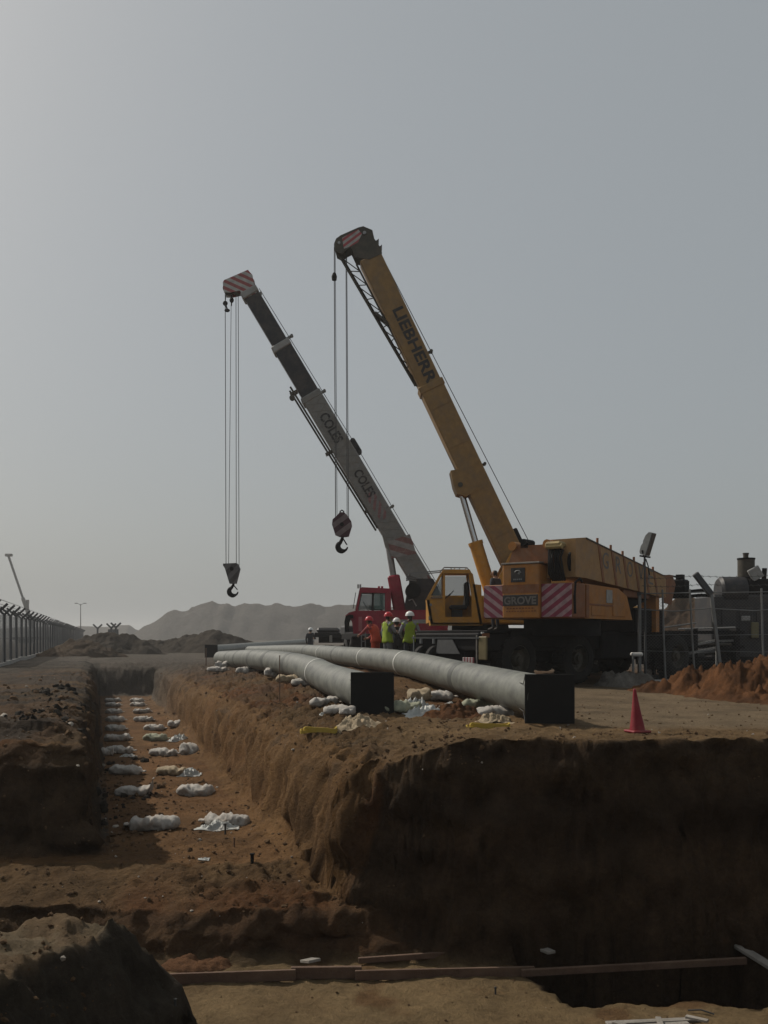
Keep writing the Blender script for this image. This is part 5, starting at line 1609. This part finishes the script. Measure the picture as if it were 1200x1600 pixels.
def left_fence():
    d = Vector((-0.29, 1, 0)).normalized(); ax = Vector((d.y, -d.x, 0))
    ys = [37.6 + 3.0 * k for k in range(54)]
    at = lambda y: Vector((-0.29 * y - 4.6, y, 0))
    root = empty('mesh_fence', at(ys[0]), 'long grey chain-link fence on forked posts with barbed wire, running beside the trench', 'fence')
    pm = MB(); y_post(pm, at(ys[0]), FENCE_TOP, ax)
    first = pm.build('post', M['postgrey'], root)
    F = Matrix.Translation(at(ys[0])) @ Matrix.Rotation(math.atan2(d.y, d.x), 4, 'Z')
    step = 3.0 / d.y
    me = bpy.data.meshes.new('mesh_panel')
    me.from_pydata([(0, 0, .06), (step, 0, .06), (step, 0, FENCE_TOP - .05), (0, 0, FENCE_TOP - .05)], [], [(0, 1, 2, 3)])
    me.materials.append(M['chain'])
    for k, y in enumerate(ys):
        off = at(y) - at(ys[0])
        zg = -0.02 + (gz(at(y).x, y) if y < 120 else 0)
        if k:
            o = first.copy(); COL.objects.link(o); o.parent = root; o.location = off + Vector((0, 0, zg))
            o.rotation_euler = (RND.uniform(-.012, .012), RND.uniform(-.012, .012), 0)
        if k < len(ys) - 1:
            o = bpy.data.objects.new('mesh_panel', me); COL.objects.link(o); o.parent = root
            o.location = off + Vector((0, 0, zg)); o.rotation_euler = (0, 0, math.atan2(d.y, d.x))
            b = MB(); p, q = at(y) + Vector((0, 0, zg)), at(y + 3) + Vector((0, 0, zg))
            b.beam(p + Vector((0, 0, .04)), q + Vector((0, 0, .04)), .24, .30); b.build('kerb_block', M['concrete'], root)
    for s in (-1, 1):
        for f in (.35, .68, 1.0):
            b = MB(); b.tube([at(y) + ax * s * .62 * .72 * f + Vector((0, 0, FENCE_TOP - .05 + (.62 * .62 + .05) * f)) for y in ys], .011, 4); b.build('barbed_wire', M['rope'], root)
    for z in (.15, 1.2, FENCE_TOP - .08):
        b = MB(); b.tube([at(y) + Vector((0, 0, z)) for y in ys], .014, 4); b.build('tension_wire', M['postgrey'], root)


left_fence()

for px, Y, lab in ((152.5, 125, 'lone forked fence post standing beyond the brown heaps'), (174, 118, 'forked fence post beside another on the brown heap'), (181, 112, 'forked fence post nearest the grey hill on the brown heap')):
    b = MB(); y_post(b, (xpx(px, Y), Y, 0), 2.45, (1, 0, 0), .8, .10)
    tag(b.build('fence_post', M['postgrey'], loc=(xpx(px, Y), Y, 0)), lab, 'post')
b = MB(); b.box((xpx(177, 122), 122, 1.1), (1.3, .3, 2.4), ch=.03)
tag(b.build('panel_stub', M['postgrey'], loc=(xpx(177, 122), 122, 0)), 'short grey panel behind the paired forked posts', 'panel')

Y = 250.0
sl = empty('street_lamp', (xpx(126, Y), Y, 0), 'distant tall street lamp with two arms beyond the fence', 'street lamp')
b = MB(); b.cyl((xpx(126, Y), Y, -.2), (xpx(126, Y), Y, 10.0), .16, .08, n=10); b.build('pole', M['postgrey'], sl)
for s in (-1, 1):
    b = MB(); b.tube([(xpx(126, Y), Y, 9.6), (xpx(126, Y) + s * .5, Y, 10.0), (xpx(126, Y) + s * .9, Y, 10.1)], .06, 6); b.build('arm', M['postgrey'], sl)
    b = MB(); b.box((xpx(126, Y) + s * 1.15, Y, 10.15), (.8, .3, .2), ch=.05); b.build('lamp_head', M['postgrey'], sl)


# ------------------------------------------------------------------ fence, floodlight and plant on the right
def right_fence():
    root = empty('mesh_fence', (6.85, 25.6, 0), 'open chain-link fence with bent-topped posts behind the red soil bank', 'fence')
    base = lambda x: Vector((x * .94, 25.6 - (x - 7.3) * .26, 0))
    tops = 2.42
    main = [(7.25, 0.0), (9.42, -.32), (11.3, -.1)]
    for x, lean in main:
        p = base(x); g = gz(p.x, p.y)
        t = p + Vector((lean, 0, tops + g))
        b = MB(); b.beam(p + Vector((0, 0, g - .2)), t, .085, .085, up=(0, 1, 0), ch=.01); b.build('post', M['greymetal'], root)
        b = MB(); b.beam(t - Vector((0, 0, .03)), t + Vector((-.42, 0, .52)), .16, .13, up=(0, 1, 0), ch=.02); b.build('post_arm', M['postgrey'], root)
    for x, lean in ((7.95, -.1), (8.72, -.16), (10.45, -.08)):
        p = base(x); g = gz(p.x, p.y)
        b = MB(); b.tube([p + Vector((0, 0, g - .15)), p + Vector((lean * .6, 0, 1.2)), p + Vector((lean, 0, tops + .1))], .026, 7); b.build('thin_post', M['greymetal'], root)
    for i, (x0, x1) in enumerate(((7.25, 9.42), (9.42, 11.3))):
        l0, l1 = main[i][1], main[i + 1][1]
        p, q = base(x0), base(x1)
        me = bpy.data.meshes.new('mesh_panel')
        a = math.atan2(q.y - p.y, q.x - p.x); ln = (q - p).length
        me.from_pydata([(0, 0, .05), (ln, 0, .05), (ln + l1, 0, tops), (l0, 0, tops)], [], [(0, 1, 2, 3)])
        me.materials.append(M['chainfine'])
        o = bpy.data.objects.new('mesh_panel', me); COL.objects.link(o); o.parent = root
        o.location = p - Vector(root.location); o.rotation_euler = (0, 0, a)
        for z, sag in ((tops, .0), (tops - .42, -.06), (1.3, .03), (.9, -.03)):
            b = MB(); m_ = p.lerp(q, .5) + Vector(((l0 + l1) / 2 * z / tops, 0, z + sag))
            b.tube([p + Vector((l0 * z / tops, 0, z)), m_, q + Vector((l1 * z / tops, 0, z + .02))], .014 if z > 1.5 else .006, 5)
            b.build('rail' if z > 1.5 else 'tension_wire', M['greymetal'], root)
        for k in range(2):
            pts = [p.lerp(q, f / 12) + Vector((l0 + (l1 - l0) * f / 12 - .2 - .2 * k, 0, tops + .22 + .22 * k - .05 * math.sin(math.pi * f / 12))) for f in range(13)]
            b = MB(); b.tube(pts, .006, 4)
            for w in pts[1:-1]: b.tube([w + Vector((-.03, 0, .03)), w + Vector((.03, 0, -.03))], .007, 4)
            b.build('barbed_wire', M['rope'], root)


right_fence()


def floodlight():
    Y = 25.3
    x = xpx(1009, Y); g = gz(x, Y)
    root = empty('floodlight', (x, Y, g), 'grey floodlight on a slim pole tied to the fence post beside the lowered boom', 'floodlight')
    zt = zpx(872, Y)
    b = MB(); b.cyl((x, Y, g - .1), (x - .03, Y, zt), .032, .028, n=10); b.build('pole', M['postgrey'], root)
    b = MB(); b.tube([(x + .10, Y, zt - .45), (x + .06, Y, zt - .2), (x, Y, zt - .02)], .015, 6); b.build('cable', M['black'], root)
    c = Vector((x + .05, Y, zt + .38))
    R = Matrix.Rotation(math.radians(-38), 3, 'Z') @ Matrix.Rotation(math.radians(18), 3, 'Y')
    b = MB()
    for s in (-1, 1): b.beam(Vector((x - .03, Y, zt)), c + R @ Vector((-.02 + .16 * s * 0, .17 * s, -.2)), .03, .03)
    b.beam(Vector((x - .16, Y, zt + .06)), Vector((x + .12, Y, zt + .02)), .05, .04); b.build('bracket', M['black'], root)
    prof = [(.08, -.31), (.08, .31), (-.01, .30), (-.07, .20), (-.09, .05), (-.08, -.02), (-.11, -.10), (-.10, -.25), (-.06, -.31)]
    b = MB(); b.prism([c + R @ Vector((px_, -.13, pz)) for px_, pz in prof], tuple(R @ Vector((0, .26, 0)))); hs = b.build('lamp_housing', M['lampgrey'], root)
    b = MB(); b.box(c + R @ Vector((.09, 0, 0)), (.03, .25, .60), R, ch=.005); b.build('lens', M['lens'], hs)
    # meter stand beside it
    x2 = xpx(990, Y); g2 = gz(x2, Y - .3)
    st = empty('meter_stand', (x2, Y - .3, g2), 'low grey capped stand on two legs beside the floodlight pole', 'stand')
    zc = zpx(1022, Y)
    for dx in (-.09, .08):
        b = MB(); b.box((x2 + dx, Y - .3, (g2 + zc) / 2 - .05), (.05, .06, zc - g2 + .1)); b.build('leg', M['greymetal'], st)
    b = MB(); b.box((x2, Y - .3, zc), (.30, .2, .10), ch=.03); b.build('cap', M['white'], st)
    b = MB(); b.box((x2 + .35, Y - .1, g2 + .05), (1.3, .5, .22), ch=.03); b.build('footing', M['concrete'], st)


floodlight()


def plant_machine():
    """black diesel plant standing behind the fence"""
    Y = 31.0
    W = lambda px, py, dy=0.0: P(px, py, Y) + Vector((0, dy, 0))
    g = gz(11.5, Y)
    root = empty('diesel_machine', (11.6, Y, g), 'black diesel plant with a fat upright exhaust silencer and rounded tank behind the fence', 'machine')
    zb = g + .55
    b = MB(); b.box((12.1, Y + .3, (zb + zpx(930, Y)) / 2), (3.4, 1.8, zpx(930, Y) - zb), ch=.08); body = b.build('engine_housing', M['boomblack'], root)
    for k in range(5):
        b = MB(); b.box((10.9 + k * .55, Y - .62, 1.7), (.42, .03, 1.0), ch=.01); b.build('housing_panel', M['boomblack'], body)
    b = MB(); b.cyl(W(1122, 925, -.2), W(1158, 925, -.2), .48, n=28); b.cyl(W(1118, 925, -.2), W(1122, 925, -.2), .40, .48, n=28); b.build('tank', M['boomblack'], root)
    b = MB(); b.box(W(1182, 920, -.1), (.9, .8, .6), ch=.06); b.build('hood', M['black'], root)
    ex = MB(); ex.cyl(W(1164, 905, -.1), W(1164, 873, -.1), .265, n=26); exo = ex.build('silencer', M['sheave'], root)
    b = MB(); b.cyl(W(1164, 875, -.1), W(1164, 872.5, -.1), .28, n=26); b.cyl(W(1164, 904, -.1), W(1164, 902, -.1), .28, n=26); b.build('silencer_band', M['black'], exo)
    b = MB(); b.cyl(W(1163.5, 873, -.1), W(1163.5, 865, -.1), .085, n=14); b.cyl(W(1163.5, 866.5, -.1), W(1163.5, 864.5, -.1), .1, n=14); b.build('exhaust_stub', M['sheave'], exo)
    b = MB(); b.cyl(W(1187, 918, -.3), W(1189, 889, -.3), .075, n=12); b.build('breather_pipe', M['black'], root)
    b = MB(); b.beam(W(1164, 902, -.45), W(1180, 893, -.45), .4, .12, up=(0, 1, 0), ch=.02); b.build('tilted_cover', M['boomlight'], root)
    b = MB(); b.box(W(1152, 967, -.72), (.28, .06, .16), ch=.02); b.build('pale_box', M['boomlight'], root)
    b = MB(); b.box(W(1166, 985, -.72), (.24, .06, .5), ch=.02); b.build('olive_panel', mat('olive_panel_far', (.16, .14, .07), .6), root)
    b = MB(); b.box((12.0, Y + .3, g + .42), (4.2, 2.0, .26)); b.build('skid_base', M['black'], root)
    for x in (10.6, 13.2):
        b = MB(); b.box((x, Y + .3, g + .14), (.5, 1.8, .34)); b.build('skid_foot', M['black'], root)
    # frame and scrap in front of it
    rk = empty('pipe_rack', (9.6, 30.0, gz(9.6, 30)), 'dark steel rack heaped with scrap pipe behind the chain-link fence', 'rack')
    g2 = gz(9.6, 30)
    for x in (8.3, 9.6, 10.9):
        b = MB(); b.box((x, 30.0, g2 + .75), (.12, .9, 1.55)); b.build('upright', M['black'], rk)
    for z in (.45, .95, 1.4):
        b = MB(); b.box((9.6, 30.0, g2 + z), (3.0, .9, .10)); b.build('shelf', M['black'], rk)
    rr = random.Random(4)
    for k in range(16):
        a = Vector((rr.uniform(7.9, 9.6), 29.5 + rr.uniform(-.1, .9), g2 + rr.choice([.55, .62, 1.05, 1.12, 1.5])))
        c = a + Vector((rr.uniform(.9, 2.2), rr.uniform(-.3, .3), rr.uniform(-.04, .22)))
        b = MB(); b.tube([a, c], rr.uniform(.02, .05), 7); b.build('scrap_pipe', M[rr.choice(['greymetal', 'black', 'sheave', 'boomlight'])], rk)
    for k, (px, py, s, m_) in enumerate(((1034, 1047, .16, 'palewood'), (1046, 1030, .18, 'greymetal'), (1003, 1043, .13, 'palewood'), (1062, 1028, .14, 'greymetal'), (1020, 1050, .2, 'greymetal'), (1052, 1052, .16, 'boomlight'))):
        p = P(px, py, 28.4); g3 = gz(p.x, 28.4)
        b = MB(); b.box((p.x, 28.4, g3 + s * .35), (s * 1.7, s, s * .8), Matrix.Rotation(k * .7, 3, 'Z') @ Matrix.Rotation(.3, 3, 'X'), ch=s * .2)
        tag(b.build('scrap_block', M[m_], loc=(p.x, 28.4, g3)), ['pale broken block behind the first thin fence post', 'grey metal scrap block under the crossed pipes', 'pale block beside the floodlight pole foot', 'grey scrap block by the second thin fence post',
                                                                  'long grey scrap block near the fence foot', 'light grey scrap block half behind the red soil'][k], 'scrap', 'scrap lying behind the fence')
    # pale flat bars thrown across each other
    for k, (x0, y0, x1, y1) in enumerate(((1024, 1024, 1052, 1017), (1050, 1014, 1064, 1034), (1074, 1010, 1122, 1000), (1072, 1022, 1120, 1012))):
        b = MB(); b.beam(P(x0, y0, 28.8), P(x1, y1, 28.8), .06, .07); b.beam(P(x0, y0, 28.8), Vector((P(x0, y0, 28.8).x, 28.85, gz(P(x0, y0, 28.8).x, 28.85) - .05)), .05, .05)
        b.beam(P(x1, y1, 28.8), Vector((P(x1, y1, 28.8).x, 28.85, gz(P(x1, y1, 28.8).x, 28.85) - .05)), .05, .05)
        q = P(x0, y0, 28.8)
        tag(b.build('trestle', M['boomlight'], loc=(q.x, 28.8, gz(q.x, 28.8))), ['light trestle bar beside the first thin fence post', 'steep light trestle bar crossing behind the first thin fence post', 'upper sloping light bar between the thin posts and the leaning post', 'lower sloping light bar between the thin posts and the leaning post'][k], 'trestle', 'light bars propped behind the fence')


plant_machine()


# ------------------------------------------------------------------ people
def person(name_label, X, Yp, yaw, height=1.74, top='greyshirt', legs='darkcloth', vest=None, helmet=None, hair=True, pose=None, zbase=None):
    """one continuous body grown on a posed skeleton; x right, y forward, z up; feet at 0"""
    k = height / 1.75
    J = dict(pelvis=(0, 0, .96), waist=(0, -.005, 1.10), chest=(0, .005, 1.30), neck0=(0, -.01, 1.45), neck=(0, .0, 1.52), head=(0, .02, 1.60), crown=(0, .015, 1.70),
             shL=(-.17, -.01, 1.42), shR=(.17, -.01, 1.42), elL=(-.25, -.03, 1.15), elR=(.25, -.03, 1.15), wrL=(-.25, .08, .92), wrR=(.25, .08, .92), haL=(-.245, .12, .84), haR=(.245, .12, .84),
             hipL=(-.095, 0, .90), hipR=(.095, 0, .90), knL=(-.11, .02, .50), knR=(.11, .02, .50), anL=(-.12, -.02, .09), anR=(.12, -.02, .09), toL=(-.14, .15, .035), toR=(.14, .15, .035))
    if pose: J.update(pose)
    Rr = dict(pelvis=(.155, .11), waist=(.14, .10), chest=(.165, .115), neck0=(.09, .07), neck=(.055, .058), head=(.078, .098), crown=(.06, .078), shL=.075, shR=.075, elL=.048, elR=.048, wrL=.032, wrR=.032, haL=.034, haR=.034,
              hipL=.095, hipR=.095, knL=.062, knR=.062, anL=.045, anR=.045, toL=.042, toR=.042)
    E = [('pelvis', 'waist'), ('waist', 'chest'), ('chest', 'neck0'), ('neck0', 'neck'), ('neck', 'head'), ('head', 'crown')]
    for s in 'LR':
        E += [('chest', 'sh' + s), ('sh' + s, 'el' + s), ('el' + s, 'wr' + s), ('wr' + s, 'ha' + s), ('pelvis', 'hip' + s), ('hip' + s, 'kn' + s), ('kn' + s, 'an' + s), ('an' + s, 'to' + s)]
    names = list(J)
    me = bpy.data.meshes.new('skeleton')
    me.from_pydata([Vector(J[n]) * k for n in names], [(names.index(a), names.index(c)) for a, c in E], [])
    tmp = bpy.data.objects.new('skeleton', me); COL.objects.link(tmp)
    md = tmp.modifiers.new('skin', 'SKIN'); md.use_smooth_shade = True
    sv = me.skin_vertices[0].data
    for i, n in enumerate(names):
        r = Rr[n]; r = r if isinstance(r, tuple) else (r, r)
        sv[i].radius = (r[0] * k, r[1] * k); sv[i].use_root = (n == 'pelvis')
    ss = tmp.modifiers.new('sub', 'SUBSURF'); ss.levels = 2; ss.render_levels = 2
    dg = bpy.context.evaluated_depsgraph_get()
    body = bpy.data.meshes.new_from_object(tmp.evaluated_get(dg))
    bpy.data.objects.remove(tmp)
    # fingers, nose and ears join the same mesh
    ex = MB()
    for s, sg in (('L', -1), ('R', 1)):
        ha, wr = Vector(J['ha' + s]), Vector(J['wr' + s]); d = (ha - wr).normalized()
        side = d.cross(Vector((sg, 0, 0))).normalized()
        for q, ln in ((-.03, .062), (-.011, .075), (.009, .072), (.027, .056)):
            p0 = ha + d * .01 + side * q; p1 = p0 + d * ln * .55 + Vector((-sg * .008, 0, 0)); p2 = p0 + d * ln * .9 + Vector((-sg * .03, 0, 0))
            ex.tube([p0 * k, p1 * k, p2 * k], [.0095, .009, .007], 6)
        p0 = wr.lerp(ha, .55) - side * .028
        ex.tube([p0 * k, (p0 - side * .02 + d * .035) * k, (p0 - side * .022 + d * .062 + Vector((-sg * .012, 0, 0))) * k], [.012, .010, .008], 6)
    hd = Vector(J['head'])
    ex.ball((hd + Vector((0, .105, -.005))) * k, (.014, .022, .026)); ex.ball((hd + Vector((-.082, .0, 0))) * k, (.012, .022, .034)); ex.ball((hd + Vector((.082, .0, 0))) * k, (.012, .022, .034))
    ex.ball((hd + Vector((0, .09, -.055))) * k, (.028, .014, .010)); ex.ball((hd + Vector((-.032, .088, .028))) * k, (.014, .012, .009)); ex.ball((hd + Vector((.032, .088, .028))) * k, (.014, .012, .009))
    nb = len(body.vertices)
    vs = [v.co[:] for v in body.vertices] + ex.v
    fs = [tuple(p.vertices) for p in body.polygons]; nbf = len(fs); fs += [tuple(i + nb for i in f) for f in ex.f]
    out = bpy.data.meshes.new('person')
    out.from_pydata(vs, [], fs)
    for m_ in (M['skin'], M[top], M[legs], M['boot'], M['hair']): out.materials.append(m_)
    seg = [(Vector(J[a]) * k, Vector(J[c]) * k, a) for a, c in E]
    part = {}
    for a, c in E:
        part[(a, c)] = 0
    def which(p):
        best, bn = 9, None
        for (a, c) in E:
            A, B = Vector(J[a]) * k, Vector(J[c]) * k
            t = max(0, min(1, (p - A).dot(B - A) / max((B - A).length_squared, 1e-9)))
            dd = (p - A - (B - A) * t).length
            if dd < best: best, bn = dd, (a, c, t)
        return bn
    mi = []
    for i, f in enumerate(fs):
        if i >= nbf: mi.append(0); continue
        c = sum((Vector(vs[j]) for j in f), Vector()) / len(f)
        a, e, t = which(c)
        if e in ('head', 'crown') or a == 'head': v = 4 if (hair and (c.y < hd.y * k - .01 and c.z > hd.z * k - .06 or c.z > (hd.z + .07) * k)) else 0
        elif a in ('neck0', 'neck'): v = 0
        elif e.startswith('ha'): v = 0
        elif e.startswith('wr'): v = 1 if t < .9 else 0
        elif e.startswith('to') or (e.startswith('an') and t > .9): v = 3
        elif a.startswith(('hip', 'kn')) or e.startswith('hip'): v = 2
        elif a == 'pelvis' and t < .35: v = 2
        else: v = 1
        mi.append(v)
    out.polygons.foreach_set('material_index', mi)
    out.polygons.foreach_set('use_smooth', [True] * len(fs))
    z = gz(X, Yp) if zbase is None else zbase
    o = bpy.data.objects.new('person', out); COL.objects.link(o)
    o.location = (X, Yp, z - .01); o.rotation_euler = (0, 0, yaw)
    tag(o, name_label, 'person', 'site workers')

    def child(b, nm, m_):
        c = b.build(nm, m_, None, (0, 0, 0)); c.parent = o; return c
    if vest:
        # waistcoat: the torso faces of the body pushed out a little
        sel, vid, nv, nf = [], {}, [], []
        body.calc_normals_split() if hasattr(body, 'calc_normals_split') else None
        for i in range(nbf):
            f = fs[i]; c = sum((Vector(vs[j]) for j in f), Vector()) / len(f)
            a, e, t = which(c)
            tor = (a in ('pelvis', 'waist', 'chest') and not e.startswith('hip') and c.z > .90 * k and not (e.startswith('sh') and t > .75)) or (e == 'neck0' and c.z < 1.47 * k) or (a.startswith('sh') and t < .12) or (e.startswith('hip') and c.z > .88 * k)
            if tor: sel.append(i)
        for i in sel:
            f = []
            for j in fs[i]:
                if j not in vid:
                    vid[j] = len(nv); p = Vector(vs[j]); nrm = body.vertices[j].normal
                    fl = .016 + .022 * max(0, (1.15 * k - p.z) / .25)
                    nv.append(p + nrm * fl)
                f.append(vid[j])
            nf.append(tuple(f))
        b = MB(); b._add(nv, nf); v_ = child(b, 'vest', M[vest])
        md = v_.modifiers.new('thickness', 'SOLIDIFY'); md.thickness = .008
    if helmet:
        c = hd + Vector((0, -.002, .035))
        b = MB()
        prof = [(0.0, .132), (.02, .128), (.06, .118), (.10, .092), (.128, .05), (.137, .0)]
        b.lathe(c * k, (0, 0, 1), [(t * k, r * k) for t, r in prof], 24)
        b.prism([(c + Vector((.125 * math.cos(a), .125 * math.sin(a) + (.055 if math.sin(a) > .3 else 0), .0))) * k for a in [2 * math.pi * i / 24 for i in range(24)]], (0, 0, .010))
        b.beam((c + Vector((0, -.10, .085))) * k, (c + Vector((0, .06, .135))) * k, .03, .014)
        h = child(b, 'helmet', M[helmet])
        h.rotation_euler = (0, 0, 0)
    return o


talk = dict(elR=(.24, .10, 1.18), wrR=(.13, .26, 1.16), haR=(.06, .30, 1.18))
lean_l = dict(elL=(-.28, .02, 1.17), wrL=(-.20, .22, 1.02), haL=(-.15, .28, 1.00), elR=(.27, -.02, 1.16), wrR=(.22, .16, .98), haR=(.18, .22, .95))
Yw = 26.4
person('worker in white helmet and plain yellow-green vest, back turned, beside the yellow crane cab', xpx(640.5, Yw), Yw, 0.08, 1.72, 'greyshirt', 'darkcloth', 'vest', 'helmetwhite', pose=lean_l)
Yw2 = 27.3
person('worker in red helmet and yellow-green vest turned sideways', xpx(606, Yw2), Yw2, -1.0, 1.74, 'greyshirt', 'greytrousers', 'vest', 'helmetred', pose=talk)
person('worker in red helmet and orange-red clothes bending forward, arms out', xpx(587, 28.6), 28.6, 0.95, 1.70, 'redshirt', 'vestorange', 'vestorange', 'helmetred',
       pose=dict(chest=(0, .10, 1.27), neck0=(0, .17, 1.40), neck=(0, .20, 1.46), head=(0, .25, 1.53), crown=(0, .27, 1.63), shL=(-.17, .13, 1.38), shR=(.17, .13, 1.38), elL=(-.24, .30, 1.20), wrL=(-.17, .48, 1.12), haL=(-.15, .56, 1.10), elR=(.23, .25, 1.15), wrR=(.20, .42, 1.02), haR=(.19, .50, 1.0)))
person('worker in dark clothes and white cap partly hidden between the two vest wearers', xpx(620, 28.2), 28.2, 0.4, 1.56, 'darkcloth', 'darkcloth', None, 'helmetwhite', pose=talk)
person('bareheaded man in dark clothes standing on the orange crane behind its striped panel', 2.92, 25.2, 0.9, 1.66, 'darkcloth', 'darkcloth', None, None, zbase=gz(3.8, 24.3) + 1.34)
person('distant worker in white helmet and dark clothes standing behind the pipes', xpx(485, 50), 50, -0.4, 1.72, 'darkcloth', 'darkcloth', None, 'helmetwhite', pose=talk)


# ------------------------------------------------------------------ dusty air
hz = MB()
hz.box((0, 720, 9.0), (3100, 1540, 24.4))
ho = hz.build('haze', nodes_of('haze_air')[0], loc=(0, 720, -3.2), smooth=0)
hm = ho.data.materials[0]
hn, hl = hm.node_tree.nodes, hm.node_tree.links
hn.clear()
pv = hn.new('ShaderNodeVolumePrincipled')
pv.inputs['Color'].default_value = (0.80, 0.80, 0.80, 1)
pv.inputs['Density'].default_value = 0.0007
pv.inputs['Anisotropy'].default_value = 0.3
mo = hn.new('ShaderNodeOutputMaterial')
hl.new(pv.outputs['Volume'], mo.inputs['Volume'])
ho['kind'] = 'stuff'
ho['label'] = 'thin pale dust haze filling the air over the site'
ho['category'] = 'haze'
